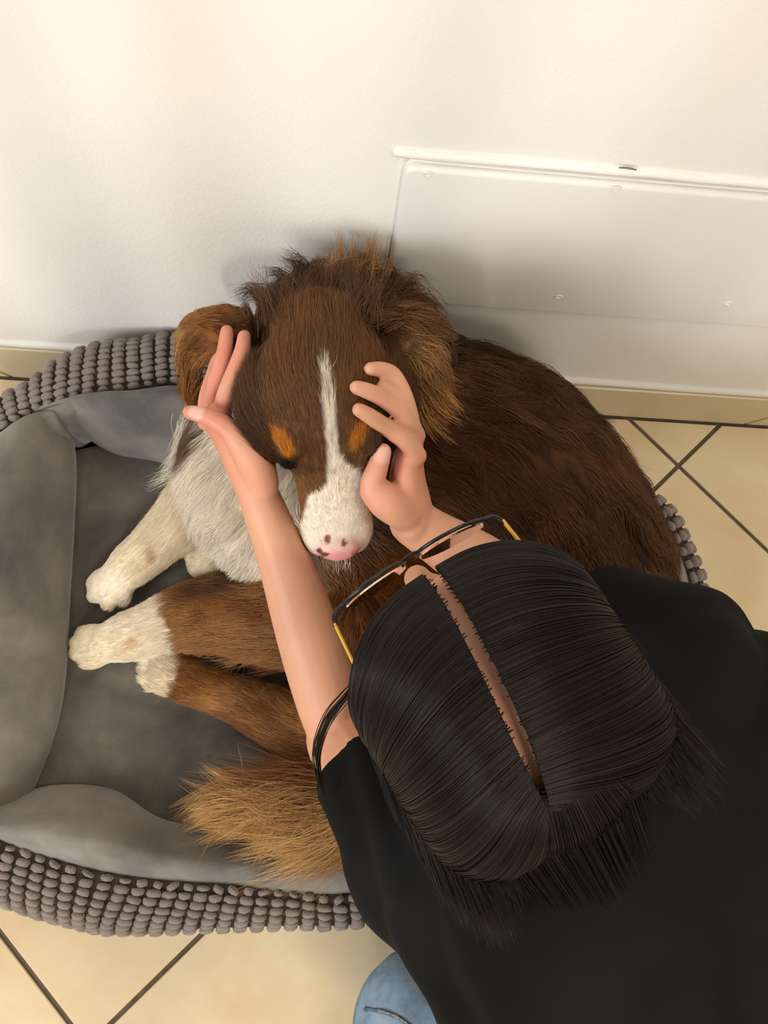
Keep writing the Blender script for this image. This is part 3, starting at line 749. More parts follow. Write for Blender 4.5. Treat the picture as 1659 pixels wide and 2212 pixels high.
# fur as hair curves
def fur(name, roots, normals, colr, flow, length, parent, mat, npts=6, lift=.5, sag=.35, clump=.65, wave=.10, r0=.00028, nclump=22, seed=1, vary=.0):
    r = np.random.default_rng(seed); n = len(roots)
    fl = flow - normals * (flow * normals).sum(1, keepdims=True)
    D = norm(norm(fl) + normals * lift + r.normal(0, .09, (n, 3)))
    L = length * r.uniform(.65, 1.2, n)
    t = np.linspace(0, 1, npts)
    Pn = roots[:, None] + D[:, None] * (L[:, None] * t)[..., None]
    Pn -= normals[:, None] * (L[:, None] * lift * .5 * t ** 2)[..., None]
    Pn[..., 2] -= L[:, None] * sag * t ** 2
    w = np.stack([vnoise(roots, 45, 11 + k) for k in range(3)], 1)
    Pn += w[:, None] * (L[:, None] * wave * np.sin(t * 4) * 1.0)[..., None] * 1.4
    tint = np.ones(n)
    if clump:
        g = r.choice(n, max(n // nclump, 1), replace=False)
        from mathutils.kdtree import KDTree
        kd = KDTree(len(g))
        for k, i in enumerate(g): kd.insert(Vector(roots[i]), k)
        kd.balance()
        near = np.array([g[kd.find(Vector(p))[1]] for p in roots])
        tint = r.uniform(1 - vary, 1 + vary * 1.25, n)[near]
        ok = (np.linalg.norm(roots - roots[near], axis=1) < .02) & (((D * D[near]).sum(1)) > .3)
        f = (clump * ok)[:, None] * t ** 1.4
        tgt = roots[near][:, None] + (Pn[near] - roots[near][:, None]) * (L / np.maximum(L[near], 1e-4))[:, None, None]
        Pn = Pn * (1 - f[..., None]) + tgt * f[..., None]
    Pn[..., 1] = np.where(Pn[..., 1] > .57, .57 + .016 * (1 - np.exp(-(Pn[..., 1] - .57) / .016)), Pn[..., 1])
    hc = bpy.data.hair_curves.new(name); hc.add_curves([npts] * n)
    hc.attributes['position'].data.foreach_set('vector', Pn.astype(np.float32).ravel())
    ra = hc.attributes.get('radius') or hc.attributes.new('radius', 'FLOAT', 'POINT')
    ra.data.foreach_set('value', np.tile(r0 * (1 - .85 * t ** 1.5), n).astype(np.float32))
    ca = hc.attributes.new('tint', 'FLOAT_COLOR', 'CURVE')
    cj = np.clip(colr * r.uniform(.8, 1.25, (n, 1)) * tint[:, None], 0, 1)
    ca.data.foreach_set('color', np.hstack([cj, np.ones((n, 1))]).astype(np.float32).ravel())
    hc.materials.append(mat)
    o = bpy.data.objects.new(name, hc); col.objects.link(o); o.parent = parent
    return o
def scatter(me, V, weights, n, seed):
    me.calc_loop_triangles(); nt = len(me.loop_triangles)
    T = np.zeros(nt * 3, int); me.loop_triangles.foreach_get('vertices', T); T = T.reshape(-1, 3)
    a, b, c = V[T[:, 0]], V[T[:, 1]], V[T[:, 2]]
    ar = np.linalg.norm(np.cross(b - a, c - a), axis=1) * weights[T].mean(1)
    r = np.random.default_rng(seed); k = r.choice(nt, n, p=ar / ar.sum())
    u, v = r.random(n), r.random(n); s = u + v > 1; u[s], v[s] = 1 - u[s], 1 - v[s]
    pts = a[k] + (b[k] - a[k]) * u[:, None] + (c[k] - a[k]) * v[:, None]
    N = vnormals(me); nn = norm(N[T[k]].mean(1))
    return pts, nn
wgt = np.ones(len(DV))
wgt *= np.where(DL < .0015, 0, 1)
wgt *= np.where(DR == HEAD, 3.2, 1) * np.where((DR == EARL) | (DR == EARR), 1.6, 1) * np.where(DR == TAIL, 1.8, 1) * np.where((DR == FORE) | (DR == HIND) | (DR == HIND2), 2.2, 1)
nz = vnormals(dog_me)[:, 2]; wgt *= np.where(nz < -.35, .1, 1)
pts, nn = scatter(dog_me, DV, wgt, 210000, 3)
fc, ff, flen, freg = coat(pts)
r = np.random.default_rng(21)
tl = freg == TAIL
ff[tl] = norm(ff[tl] + nn[tl] * .55 + r.normal(0, .25, (tl.sum(), 3)))
fc[tl] = np.where(r.random((tl.sum(), 1)) < .35, GOLD, fc[tl])
er = (freg == EARR); ff[er] = norm(ff[er] + r.normal(0, .22, (er.sum(), 3)))
fly = r.random(len(pts)) < .03; ff[fly] = norm(ff[fly] + r.normal(0, .4, (fly.sum(), 3)))
legs = ((freg == FORE) | (freg == HIND) | (freg == HIND2)) & (fc[:, 2] > .22)
face = freg == HEAD
chest = freg == CHEST
lg = ((freg == FORE) | (freg == HIND) | (freg == HIND2)) & ~legs
for nm_, m_, kw in (('leg_feathering', lg, dict(lift=.26, sag=.15, clump=.5, wave=.12, r0=.00026, nclump=30, seed=8, vary=.14)),
                    ('coat_fur', ~legs & ~face & ~chest & ~lg, dict(lift=.32, sag=.15, clump=.78, wave=.16, r0=.00032, nclump=70, seed=4, vary=.26)),
                    ('chest_fur', chest, dict(lift=.35, sag=.2, clump=.55, wave=.10, r0=.00026, nclump=40, seed=6, vary=.08)),
                    ('leg_fur', legs, dict(lift=.22, sag=.12, clump=.3, wave=.05, r0=.00022, nclump=25, seed=7, vary=.06)),
                    ('face_fur', face, dict(lift=.20, sag=.02, clump=.4, wave=.05, r0=.00022, nclump=14, seed=5, vary=.14))):
    tag(fur(nm_, pts[m_], nn[m_], fc[m_], ff[m_], flen[m_], dog, M_FUR, **kw), kind='stuff')

# long locks: nape tuft, ear fringes, feathering, tail plume
LK, LKC, LKS = [], [], []
def lock(ctrl, n, s0, s1, colour, vary=.3, along=0):
    r = np.random.default_rng(len(LK) + 100)
    base_ = catmull([P(*c) if len(c) == 3 else PZ(*c[:3]) for c in ctrl], 9); t = np.linspace(0, 1, 9)
    o0, o1 = r.normal(0, s0, (n, 3)), r.normal(0, s1, (n, 3)); ln = r.uniform(.6, 1.1, n)
    for k in range(n):
        q = base_[0] + (base_ - base_[0]) * ln[k] + o0[k] * (1 - t)[:, None] + o1[k] * (t ** 1.5)[:, None]
        LK.append(q)
    LKC.append(np.clip(np.asarray(colour)[None] * r.uniform(1 - vary, 1 + vary, (n, 1)), 0, 1))
# nape, standing up against the wall
for a, b, c_, n in (((742, 640, .93), (738, 560, .935), (732, 482, .945), 60), ((760, 640, .93), (768, 560, .935), (772, 492, .945), 60),
                    ((770, 640, .93), (800, 560, .935), (806, 512, .94), 260), ((730, 640, .93), (722, 580, .93), (722, 545, .935), 160),
                    ((750, 650, .925), (790, 575, .925), (840, 575, .93), 70), ((790, 640, .94), (835, 585, .94), (846, 540, .95), 50)):
    lock([a, b, c_], int(n * .6), .008, .006, TAN * .85, .35)
lock([(720, 655, .925), (722, 610, .925), (726, 560, .935)], 120, .006, .006, CREAM * .8, .2)
lock([(715, 660, .922), (745, 600, .925), (800, 572, .93)], 60, .004, .004, GOLD, .2)
for a, b, c_, n, cl in (((690, 640, .93), (650, 575, .94), (618, 556, .95), 160, DARK * 1.3), ((650, 650, .94), (610, 595, .95), (580, 590, .955), 130, DARK * 1.3), ((600, 670, .94), (550, 625, .95), (515, 640, .96), 130, BROWN),
                        ((830, 650, .95), (890, 600, .96), (925, 620, .965), 120, BROWN), ((860, 660, .95), (920, 640, .96), (960, 680, .97), 120, BROWN)):
    lock([a, b, c_], n, .009, .006, cl, .3)
# crown of the head running into the neck
for u0, u1 in ((590, 560), (630, 610), (670, 660), (710, 715), (750, 765), (790, 815)):
    lock([(u0, 690, .835), ((u0 + u1) / 2, 640, .85), (u1, 600, .89)], 110, .009, .009, BROWN * .95, .4)
# right ear fringe
for a, b, c_, n, cl in (((905, 740, .852), (945, 750, .848), (965, 775, .855), 55, TAN * .8), ((915, 770, .852), (955, 800, .855), (972, 850, .865), 45, TAN * .8), ((915, 800, .855), (960, 850, .862), (1002, 890, .87), 50, TAN),
                        ((915, 820, .86), (955, 880, .868), (998, 912, .875), 40, TAN), ((905, 840, .865), (935, 910, .873), (985, 952, .88), 26, TAN), ((895, 850, .868), (905, 905, .873), (945, 957, .88), 26, TAN * .9), ((905, 760, .852), (940, 775, .852), (958, 812, .86), 50, TAN * .9),
                        ((880, 715, .85), (920, 725, .847), (952, 740, .85), 60, TAN * .7), ((840, 700, .845), (880, 690, .845), (910, 705, .85), 80, BROWN), ((800, 690, .84), (850, 680, .845), (890, 690, .85), 80, BROWN * 1.1)):
    lock([a, b, c_], n, .005, .0028, cl, .35)
# left ear
for a, b, c_, n in (((470, 705, .895), (435, 697, .90), (405, 712, .91), 90), ((418, 745, .90), (398, 765, .91), (393, 805, .92), 90), ((412, 805, .92), (405, 850, .93), (412, 890, .94), 120)):
    lock([a, b, c_], n, .007, .005, RUST * 1.1, .35)
# white ruff on the left, feathering behind the foreleg
for a, b, c_, n in (((430, 900, .20), (395, 960, .19), (350, 1030, .17), 110), ((440, 960, .18), (390, 1010, .17), (335, 1045, .155), 110), ((440, 880, .22), (400, 920, .21), (378, 985, .19), 110)):
    lock([(*a, 0), (*b, 0), (*c_, 0)], n, .011, .006, WHITE, .1)
for a, b, c_, n in (((400, 1130, .15), (395, 1165, .14), (385, 1205, .115), 60), ((420, 1120, .155), (430, 1160, .14), (412, 1200, .115), 60), ((370, 1160, .14), (362, 1190, .125), (345, 1215, .11), 50), ((460, 1110, .16), (470, 1150, .15), (455, 1185, .13), 70), ((350, 1185, .135), (352, 1200, .125), (372, 1212, .11), 40)):
    lock([(*a, 0), (*b, 0), (*c_, 0)], n, .008, .005, CREAM, .12)
# hind legs
for a, b, c_, n, cl in (((560, 1400, .13), (510, 1425, .12), (470, 1435, .11), 130, TAN * .9), ((500, 1385, .13), (450, 1405, .12), (415, 1405, .108), 110, TAN * .8), ((640, 1410, .13), (590, 1440, .12), (540, 1445, .11), 130, RUST), ((430, 1375, .125), (400, 1395, .118), (360, 1400, .112), 70, CREAM),
                        ((690, 1590, .13), (660, 1630, .12), (620, 1650, .11), 160, RUST), ((730, 1600, .13), (715, 1650, .12), (690, 1690, .11), 140, TAN * .8), ((640, 1560, .12), (600, 1590, .11), (570, 1600, .105), 110, RUST * .8)):
    lock([(*a, 0), (*b, 0), (*c_, 0)], n, .009, .008, cl, .3)
# tail plume
for a, b, c_, n, cl in (((760, 1700, .17), (620, 1680, .17), (480, 1690, .14), 300, RUST), ((760, 1725, .17), (620, 1725, .17), (465, 1725, .14), 320, TAN * .85), ((760, 1745, .17), (640, 1770, .17), (500, 1770, .14), 320, TAN), ((770, 1760, .17), (660, 1810, .17), (545, 1830, .155), 300, GOLD),
                        ((790, 1770, .17), (690, 1840, .175), (565, 1885, .165), 200, GOLD), ((800, 1780, .17), (730, 1850, .175), (640, 1895, .17), 180, TAN), ((770, 1680, .16), (660, 1660, .16), (560, 1655, .13), 220, RUST * .9)):
    lock([(*a, 0), (*b, 0), (*c_, 0)], n, .013, .016, cl, .3)
# chin whiskers
for k in range(5): lock([(722 + k * 7, 1208, .895), (721 + k * 8, 1226, .898), (718 + k * 10, 1242, .90)], 3, .002, .002, WHITE, .1)
Pl = np.array(LK); Pl[..., 1] = np.minimum(Pl[..., 1], .583); nl_ = len(Pl)
hc = bpy.data.hair_curves.new('long_locks'); hc.add_curves([9] * nl_)
hc.attributes['position'].data.foreach_set('vector', Pl.astype(np.float32).ravel())
ra = hc.attributes.get('radius') or hc.attributes.new('radius', 'FLOAT', 'POINT')
ra.data.foreach_set('value', np.tile(.00026 * (1 - .8 * np.linspace(0, 1, 9) ** 2), nl_).astype(np.float32))
ca = hc.attributes.new('tint', 'FLOAT_COLOR', 'CURVE'); lc = np.vstack(LKC)
ca.data.foreach_set('color', np.hstack([lc, np.ones((nl_, 1))]).astype(np.float32).ravel())
hc.materials.append(M_FUR)
o = bpy.data.objects.new('long_locks', hc); col.objects.link(o); o.parent = dog; tag(o, kind='stuff')

# ------------------------------------------------------------------ person
SK = np.array(lin(216, 160, 128)); SKP = np.array(lin(214, 136, 116)); SKD = np.array(lin(190, 128, 98))
body = Soup()
PHc = P(1060, 1474, .625)                         # head centre
pf = P(1060 - 53, 1474 - 85, .63) - PHc          # face direction
pu = norm(norm(CPOS - PHc) * .55 + np.array([0, 0, 1.]) * .45)
py_ = norm(pf - pu * (pf @ pu)); px_ = np.cross(py_, pu); pz_ = pu
def ph(x, y, z): return PHc + (px_ * x + py_ * y + pz_ * z) * .01
def to_ph(p):
    d = (p - PHc) / .01; return np.stack([d @ px_, d @ py_, d @ pz_], -1)
ax3 = lambda a, b, c: np.stack([px_ * a, py_ * b, pz_ * c]) * .01
body.add(*ellipsoid(ph(0, -.6, 1.2), ax3(7.5, 9.4, 8.4), 28, 18))
body.add(*tube([ph(0, 4.2, 2), ph(0, 4.6, -3), ph(0, 4.4, -7), ph(0, 4.6, -10.2)], [(.066, .045), (.063, .045), (.052, .042), (.03, .028)], side=px_, n=16))
body.add(*tube([ph(0, 8.4, -1.2), ph(0, 9.6, -3.6), ph(0, 10.3, -5.0)], [.0075, .010, .012], n=8, seg=12))           # nose
for s in (-1, 1):
    body.add(*ellipsoid(ph(s * 1.0, 9.2, -5.1), ax3(.9, .9, .75)))                                                # nostril wings
    body.add(*ellipsoid(ph(s * 7.5, -.6, -1.8), ax3(.8, 1.9, 3.1)))                                               # ears
    body.add(*ellipsoid(ph(s * 3.2, 7.6, -.9), ax3(1.5, 1.0, 1.0)))                                                # eyelids
    body.add(*ellipsoid(ph(s * 4.3, 6.0, -4.0), ax3(2.2, 2.0, 2.0)))                                              # cheeks
body.add(*ellipsoid(ph(0, 8.7, -7.3), ax3(2.2, .8, .55))); body.add(*ellipsoid(ph(0, 8.6, -8.2), ax3(1.9, .8, .6)))    # lips
LSH, RSH, SMID = P(915, 1835, .745), P(1505, 1432, .75), P(1200, 1650, .745)
body.add(*tube([ph(0, -2.5, -3), ph(0, -4, -9), SMID], [.055, .052, .075], n=10))                                    # neck
HIP = P(1640, 2480, .83)
sv_ = norm(RSH - LSH)
body.add(*tube([SMID, SMID * .6 + HIP * .4, HIP], [(.10, .05), (.10, .05), (.10, .05)], side=sv_, n=12, seg=24))
body.add(*tube([LSH, SMID, RSH], [.045, .06, .045], n=12))
# left arm
LE, LW = P(738, 1600, .90), P(562, 1078, .885)
body.add(*tube([LSH, LSH * .5 + LE * .5 + [0, 0, -.004], LE], [.046, .043, .039], n=12))
fside = norm(np.cross(LE - LW, ray(640, 1330)))
body.add(*tube([LE, P(708, 1510, .897), P(668, 1380, .893), P(628, 1250, .89), P(594, 1160, .888), LW], [(.033, .035), (.035, .036), (.0345, .035), (.0305, .033), (.0255, .031), (.0225, .03)], side=fside, n=20, seg=20))
body.add(*ellipsoid(LE, np.eye(3) * .035))
bm = bmesh.new(); bm.from_mesh(dog_me); DOG_BVH = BVHTree.FromBMesh(bm); bm.free()
def on_dog(u, v, d, r):              # at most so deep that the finger rests on the coat
    w = ray(u, v); hit = DOG_BVH.ray_cast(Vector(CPOS), Vector(norm(w)))[0]
    if hit is not None: d = min(d, float((np.array(hit) - CPOS) @ CF) - r - .002)
    return P(u, v, d)
def finger(js, r): body.add(*tube([on_dog(u, v, d, k) for (u, v, d), k in zip(js, r)], r, n=18, seg=14))
# left hand, thumb side up, palm against the dog's cheek
ls = norm(np.cross(P(480, 900, .88) - LW, ray(520, 980)))
body.add(*tube([LW, P(542, 1030, .887), P(505, 965, .888), P(468, 905, .89)], [(.022, .03), (.022, .034), (.0185, .038), (.015, .036)], side=ls, n=14, seg=20))
body.add(*tube([P(565, 1045, .868), P(548, 990, .855), P(515, 945, .85)], [.0185, .02, .0155], n=10))               # thenar
finger([(538, 968, .85), (492, 925, .845), (448, 900, .846), (410, 891, .85)], [.0135, .0112, .0098, .0078])
finger([(478, 900, .866), (488, 850, .858), (511, 793, .855), (523, 758, .858), (528, 727, .864)], [.0108, .0096, .0092, .0085, .0074])
finger([(458, 900, .884), (460, 850, .878), (478, 790, .875), (487, 748, .879), (490, 716, .887)], [.0108, .0096, .0092, .0085, .0074])
finger([(446, 912, .906), (446, 862, .902), (461, 812, .901), (470, 781, .905), (484, 764, .915)], [.0102, .0092, .0088, .0082, .007])
finger([(455, 925, .926), (457, 885, .926), (474, 840, .928), (490, 812, .934), (505, 798, .942)], [.0092, .0084, .008, .0074, .0062])
# right arm and hand
RE, RW = P(1250, 1335, .915), P(892, 1128, .872)
body.add(*tube([RSH, RSH * .5 + RE * .5, RE], [.046, .043, .039], n=12))
body.add(*tube([RE, P(1140, 1285, .908), P(1020, 1210, .893), P(940, 1160, .88), RW], [.036, .037, .034, .028, .0255], n=18, seg=20))
rs = norm(np.cross(P(893, 950, .865) - RW, ray(880, 1030)))
body.add(*tube([RW, P(884, 1085, .868), P(880, 1020, .862), P(886, 955, .862)], [(.024, .03), (.023, .032), (.018, .034), (.014, .032)], side=rs, n=14, seg=20))
body.add(*tube([P(875, 1110, .85), P(838, 1085, .838), P(812, 1062, .832)], [.019, .0195, .0165], n=10))
finger([(822, 1080, .836), (804, 1048, .827), (815, 1012, .822), (827, 976, .825)], [.0155, .0125, .0112, .0092])
finger([(899, 985, .836), (880, 957, .826), (838, 926, .820), (802, 901, .822), (775, 885, .828)], [.0112, .0098, .009, .0083, .0072])
finger([(897, 942, .850), (876, 900, .840), (838, 868, .835), (800, 847, .836), (770, 837, .841)], [.0112, .0098, .009, .0083, .0072])
finger([(884, 905, .866), (872, 856, .857), (850, 812, .853), (824, 799, .855), (800, 797, .86)], [.0108, .0096, .009, .0083, .007])
finger([(880, 920, .886), (868, 885, .882), (856, 858, .88), (840, 842, .88), (824, 835, .884)], [.0092, .0084, .008, .0074, .0062])

pme, PV, PE = remesh(body, .0021, smooth=4, fac=.5)
near = np.all((PV > DV.min(0) - .01) & (PV < DV.max(0) + .01), axis=1) & (np.linalg.norm(PV - PHc, axis=1) > .16)
PV[near] = push_out(PV[near], DOG_BVH, .0025, .035)
pme.vertices.foreach_set('co', PV.ravel()); pme.update()
pc = np.repeat([SK], len(PV), 0); n1 = vnoise(PV, 18, 8)
pc = mixc(pc, SKD, .3 * sstep(0, .8, n1))
def near_pts(p, L, r):
    d = np.min([np.linalg.norm(p - q, axis=1) for q in L], axis=0); return 1 - sstep(r * .6, r * 1.4, d)
pc = mixc(pc, SKP, .75 * near_pts(PV, [P(505, 740, .87), P(490, 790, .87), P(475, 850, .88), P(425, 890, .85), P(455, 905, .85), P(785, 885, .85), P(785, 845, .86), P(815, 810, .88), P(825, 980, .84), P(905, 990, .86), P(850, 850, .87), P(800, 1070, .85)], .03))
pc = mixc(pc, SKP, .35 * near_pts(PV, [P(520, 1000, .87), P(880, 1050, .87)], .05))
for u, v, d, rr_ in ((424, 888, .84, .0055), (827, 980, .812, .006)): pc = mixc(pc, np.array(lin(236, 186, 170)), .8 * blob(PV, P(u, v, d), rr_ * 1.6, .3))
q = to_ph(PV)
pang = np.degrees(np.arctan2((q[:, 1] + .6) / 9.4, np.maximum(q[:, 2] - 1.2, .01) / 8.4)); pxc = 7.5 * np.sin(np.radians(-15 * (1 - sstep(-70, 65, pang))))
scalp = sstep(.45, .9, np.abs(q[:, 0] - pxc) + 2 * (pang < -60)) * (q[:, 2] > 0) * sstep(0, 1.5, 9.0 - 1.0 * q[:, 1] + .55 * (q[:, 2] - 5.5) - .05 * q[:, 0] ** 2) 
back_sc = (q[:, 2] > -7) * (q[:, 1] < 0) * (np.linalg.norm(q, axis=1) < 12) * sstep(.5, 1.1, np.maximum(np.abs(q[:, 0] - pxc), -q[:, 1] - 7.5))
onp = (np.abs(q[:, 0] - pxc) < 1.5) & (q[:, 2] > 3) & (np.linalg.norm(q, axis=1) < 13); pc[onp] = pc[onp] * np.array([.95, .92, .9])
pc = mixc(pc, np.array(lin(34, 26, 22)), np.clip(np.maximum(scalp, back_sc), 0, 1) * (np.linalg.norm(q, axis=1) < 13))
lip = (np.hypot(q[:, 0] / 2.3, (q[:, 2] + 7.8) / 1.1) < 1) & (q[:, 1] > 7.5); pc[lip] = lin(178, 92, 84)
brow = (np.abs(np.abs(q[:, 0]) - 3.3) < 1.9) & (np.abs(q[:, 2] - 1.3) < .45) & (q[:, 1] > 5); pc[brow] = lin(40, 28, 22)
vcolor(pme, np.clip(pc, 0, 1)); pme.materials.append(M_SKIN); pme.name = 'person'
person = bpy.data.objects.new('person', pme); col.objects.link(person)
tag(person, 'person in black T-shirt and jeans bending over, hands cupping the dog head', 'person')

# T-shirt
sh = Soup()
sh.add(*tube([SMID + pz_ * .01, SMID * .75 + HIP * .25 + [0, 0, .01], SMID * .4 + HIP * .6 + [0, 0, .012], HIP], [(.17, .10), (.205, .115), (.215, .12), (.20, .125)], side=sv_, n=20, seg=32))
sh.add(*tube([LSH + (SMID - LSH) * .1, SMID + [0, 0, .005], RSH + (SMID - RSH) * .1], [.066, .082, .066], n=16, seg=20))
sh.add(*tube([SMID, ph(0, -4.2, -8.5)], [.085, .066], n=8, seg=20, cap=.2))
lend, rend = LSH + (LE - LSH) * .62, RSH + (RE - RSH) * .74
sh.add(*tube([P(898, 1848, .775), P(965, 1950, .775), P(1085, 2075, .775)], [.066, .07, .07], n=10, seg=20)); sh.add(*ellipsoid(P(1625, 1635, .79), np.eye(3) * .12))
sh.add(*tube([LSH, LSH * .5 + lend * .5, lend], [.062, .057, .056], n=14, seg=22, cap=.3))
sh.add(*tube([RSH, RSH * .5 + rend * .5, rend], [.068, .066, .068], n=14, seg=22, cap=.3))
sme, SV, SE = remesh(sh, .006, smooth=10, fac=.5)
SN = vnormals(sme)
axis = norm(HIP - SMID); along = (SV - SMID) @ axis; across = (SV - SMID) @ sv_
fold = np.sin(across * 55 + 4 * vnoise(SV, 5, 3) + along * 14) * sstep(.0, .2, along) * .005
lf = np.linalg.norm(SV - P(840, 1960, .75), axis=1); fold += np.sin(((SV - LSH) @ norm(CX + CU * .35)) * 150 + 3 * vnoise(SV, 8, 1)) * .006 * (1 - sstep(.05, .2, lf))
SV = SV + SN * (fold + .004 * vnoise(SV, 9, 6) + .002 * vnoise(SV, 20, 7))[:, None]
# open the sleeves: drop the caps beyond the hems
bm = bmesh.new(); sme.vertices.foreach_set('co', SV.ravel()); sme.update(); bm.from_mesh(sme)
for end, start in ((lend, LSH), (rend, RSH)):
    d = norm(end - start)
    kill = [v for v in bm.verts if (np.array(v.co) - end) @ d > -.002 and np.linalg.norm(np.array(v.co) - end) < .09]
    bmesh.ops.delete(bm, geom=kill, context='VERTS')
    for v in bm.verts:
        if v.is_boundary and np.linalg.norm(np.array(v.co) - end) < .1:
            k = (np.array(v.co) - end) @ d; v.co = Vector(np.array(v.co) - d * k)
bm.to_mesh(sme); bm.free(); sme.name = 't_shirt'
sme.polygons.foreach_set('use_smooth', np.ones(len(sme.polygons), bool))
sme.materials.append(M_SHIRT)
shirt = bpy.data.objects.new('t_shirt', sme); col.objects.link(shirt); shirt.parent = person
md = shirt.modifiers.new('thickness', 'SOLIDIFY'); md.thickness = .002; md.offset = 0
tag(shirt, 'loose black short-sleeved T-shirt')
# jeans
jn = Soup()
KN, KR = PZ(908, 2205, .125), np.array([.50, -.36, .115])
LH, RH = HIP - sv_ * .09, HIP + sv_ * .09
jn.add(*tube([LH, LH * .5 + KN * .5, KN], [.10, .092, .082], n=16, seg=22))
jn.add(*tube([RH, RH * .5 + KR * .5, KR], [.10, .092, .082], n=16, seg=22))
jn.add(*tube([LH - sv_ * .02, RH + sv_ * .02], [.11, .11], n=8, seg=22))
for k, h in ((KN, LH), (KR, RH)):
    back = norm((h - k) * [1, 1, 0]); jn.add(*tube([k - [0, 0, .02], k + back * .18 - [0, 0, .055], k + back * .36 - [0, 0, .068]], [.078, .064, .05], n=14, seg=20))
jme, JV, JE = remesh(jn, .006, smooth=6)
JN = vnormals(jme); JV = JV + JN * (.003 * vnoise(JV, 14, 2) + .0016 * vnoise(JV, 34, 3))[:, None]
JV[:, 2] = np.maximum(JV[:, 2], .0008)
jme.vertices.foreach_set('co', JV.ravel()); jme.update(); jme.materials.append(M_DENIM); jme.name = 'jeans'
jeans = bpy.data.objects.new('jeans', jme); col.objects.link(jeans); jeans.parent = person
tag(jeans, 'faded light blue denim jeans')

# hair of the person: strands from the parting to both sides
def person_hair(n, seed):
    r = np.random.default_rng(seed); npts = 12
    side = np.where(r.random(n) < .5, -1., 1.)
    a0 = np.radians(r.uniform(-66, 66, n))
    t = np.linspace(0, 1, npts)
    lay = r.uniform(0, 1, n)
    off = .35 + 1.1 * lay
    th = np.minimum(t / .62, 1)[None, :]
    hang = np.maximum(t - .62, 0)[None, :] / .38
    pcen = -15 * (1 - sstep(-70, 65, np.degrees(a0)))
    p0 = 3.3 * sstep(-60, -15, np.degrees(a0)) + np.abs(r.normal(0, 1.7, n)) + .2 + np.where(r.random(n) < .012, -2.6 * r.random(n), 0)
    fan = np.maximum(sstep(-85, -10, np.degrees(a0)), .1)
    phi = np.radians(p0[:, None] + ((86 + 6 * lay) * fan)[:, None] * th ** .9)
    back = np.radians(20 + 26 * (a0 > 0) * np.degrees(a0) / 72 + 70 * (1 - fan))[:, None] * th ** 1.3
    al = np.maximum(a0[:, None] - back, math.radians(-128))
    rx, ry, rz = 7.9, 10.0, 9.4
    bulge = (off[:, None] * np.minimum(.35 + th * 1.6, 1.6))
    x = (rx + bulge) * np.sin(side[:, None] * phi + np.radians(pcen)[:, None] * (1 - th))
    y = -.6 + (ry + bulge) * np.cos(phi) * np.sin(al) + (1 - np.cos(phi)) * (ry * .75 * np.sin(al * .8))
    z = 1.2 + (rz + bulge) * np.cos(phi) * np.cos(al)
    ln = r.uniform(1, 14, n)[:, None]
    z = z - hang * ln; y = y - hang * (2.5 + 3 * lay[:, None]); x = x + side[:, None] * hang * (1.6 * lay[:, None] - .4)
    jit = r.normal(0, .12, (n, 3))
    L = np.stack([x, y, z], -1) + jit[:, None] * t[None, :, None]
    W = PHc + (L[..., :1] * px_ + L[..., 1:2] * py_ + L[..., 2:] * pz_) * .01
    return W, t
def back_hair(n, seed):
    r = np.random.default_rng(seed); npts = 12; t = np.linspace(0, 1, npts)
    az = np.radians(r.uniform(-105, 105, n)); lay = r.uniform(0, 1, n)
    al = np.radians(r.uniform(44, 60, n))[:, None] + np.radians(52) * np.minimum(t / .6, 1)[None, :]
    hang = np.maximum(t - .6, 0)[None, :] / .4
    rr = 1 + (.03 + .13 * lay[:, None]) * np.minimum(t / .3, 1)[None, :]
    x = 8.2 * rr * np.sin(al) * np.sin(az)[:, None]; y = -.8 - 10.2 * rr * np.sin(al) * np.cos(az)[:, None]; z = 1.2 + 9.7 * rr * np.cos(al)
    z = z - hang * r.uniform(5, 15, n)[:, None]; y = y - hang * 7.0; x = x * (1 - .15 * hang)
    L = np.stack([x, y, z], -1) + r.normal(0, .12, (n, 3))[:, None] * t[None, :, None]
    return PHc + (L[..., :1] * px_ + L[..., 1:2] * py_ + L[..., 2:] * pz_) * .01, t
W1, t = person_hair(30000, 5); W2, _ = back_hair(22000, 6)
# a few loose locks hanging past the left arm
r = np.random.default_rng(9); W3 = []
for k in range(26):
    j = r.normal(0, 7, 2)
    W3.append(catmull([P(760 + j[0], 1490 + j[1], .66), P(716 + j[0] * 1.2, 1545 + j[1], .70), P(690 + j[0], 1610 + j[1], .74), P(688 + j[0] * .6, 1660 + j[1], .77), P(704 + j[0] * .4, 1725, .78)], 12))
Wh = np.concatenate([W1, W2, np.array(W3)]); n = len(Wh)
hc = bpy.data.hair_curves.new('hair'); hc.add_curves([12] * n)
hc.attributes['position'].data.foreach_set('vector', Wh.astype(np.float32).ravel())
ra = hc.attributes.get('radius') or hc.attributes.new('radius', 'FLOAT', 'POINT')
ra.data.foreach_set('value', np.tile(.00042 * (1 - .6 * t ** 3), n).astype(np.float32))
ca = hc.attributes.new('tint', 'FLOAT_COLOR', 'CURVE')
hcol = np.array(lin(24, 19, 17))[None] * np.random.default_rng(2).uniform(.6, 1.5, (n, 1))
rb = np.random.default_rng(12).random(n) < .10; hcol[rb] = np.array(lin(44, 33, 27))[None] * np.random.default_rng(13).uniform(.6, 1.2, (rb.sum(), 1))
ca.data.foreach_set('color', np.hstack([hcol, np.ones((n, 1))]).astype(np.float32).ravel())
hc.materials.append(M_HAIR)
hair = bpy.data.objects.new('hair', hc); col.objects.link(hair); hair.parent = person
tag(hair, 'long dark hair with a centre parting', kind='stuff')

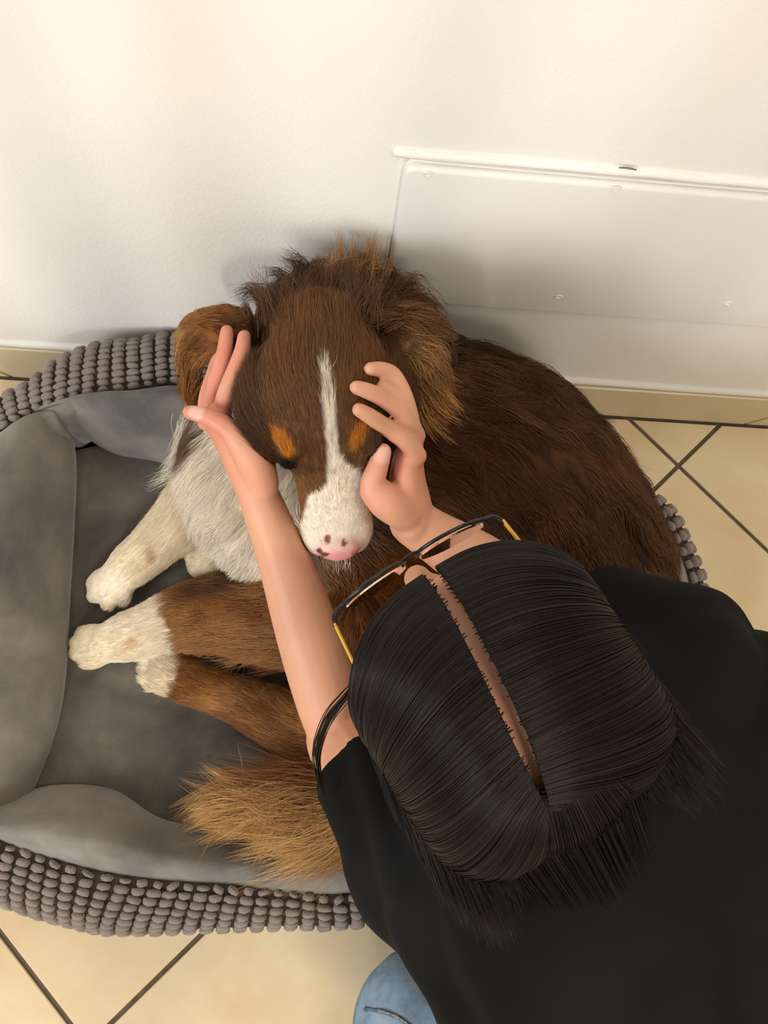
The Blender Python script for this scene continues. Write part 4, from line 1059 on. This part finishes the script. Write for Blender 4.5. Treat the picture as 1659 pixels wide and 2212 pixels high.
# eyeglasses
gl = Soup()
for s in (-1, 1):
    ring = [ph(s * 3.55 + 3.0 * math.cos(a), 11.5 - .35 * abs(s * 3.55 + 3.0 * math.cos(a)) * .22, -1.2 + 2.35 * math.sin(a)) for a in np.linspace(0, 2 * math.pi, 29)]
    gl.add(*tube(ring, [.0017] * 29, seg=8, cap=0, raw=True))
gl.add(*tube([ph(-.7, 11.5, -.6), ph(0, 11.6, -.3), ph(.7, 11.5, -.6)], [.0015] * 3, n=8, seg=8))
for s in (-1, 1): gl.add(*tube([ph(s * 6.4, 11.0, -.4), ph(s * 7.4, 10.7, -.4), ph(s * 7.8, 9.9, -.4)], [.002] * 3, n=8, seg=8))
glasses = mesh_obj('eyeglasses', gl.verts(), gl.f, M_FRAME, person); tag(glasses, 'black-rimmed eyeglasses')
for s in (-1, 1):
    mesh_obj('temple', *tube([ph(s * 7.8, 10.0, -.4), ph(s * 8.2, 5, -.5), ph(s * 8.1, .5, -.6)], [(.0014, .0028)] * 3, n=14, seg=8), M_TEMPLE, glasses)
    V = [ph(s * 3.55 + 2.9 * rr_ * math.cos(a), 11.5 - .27 - .08 * abs(s * 3.55 + 2.9 * math.cos(a)) * .9, -1.2 + 2.25 * rr_ * math.sin(a)) for rr_ in (1,) for a in np.linspace(0, 2 * math.pi, 24, endpoint=False)]
    V = np.array(V); V2 = V - py_ * .0015
    n_ = 24; Fs = [tuple(range(n_)), tuple(range(2 * n_ - 1, n_ - 1, -1))] + [(i, n_ + i, n_ + (i + 1) % n_, (i + 1) % n_) for i in range(n_)]
    mesh_obj('lens', np.vstack([V, V2]), Fs, M_LENS, glasses, smooth=False)

# turned-up seam near the knee
seam_px = [(762, 2186), (790, 2180), (822, 2184), (856, 2196), (880, 2212), (900, 2232)]
bm = bmesh.new(); bm.from_mesh(jme); JB = BVHTree.FromBMesh(bm); bm.free()
pts_ = []
for u, v in seam_px:
    h = JB.ray_cast(Vector(CPOS), Vector(norm(ray(u, v))))[0]
    if h is not None: pts_.append(np.array(h))
if len(pts_) > 2:
    sm_ = mesh_obj('seam', *tube(pts_, [.0026] * len(pts_), n=30, seg=10), M_SEAM, jeans); tag(sm_, 'thick frayed denim seam')
    line = catmull(pts_, 60) + norm(CPOS - pts_[0]) * .0025
    for k in range(0, 56, 5): mesh_obj('stitch', *tube(line[k:k + 4], [.0007] * 4, seg=6, raw=True), M_THREAD, sm_)
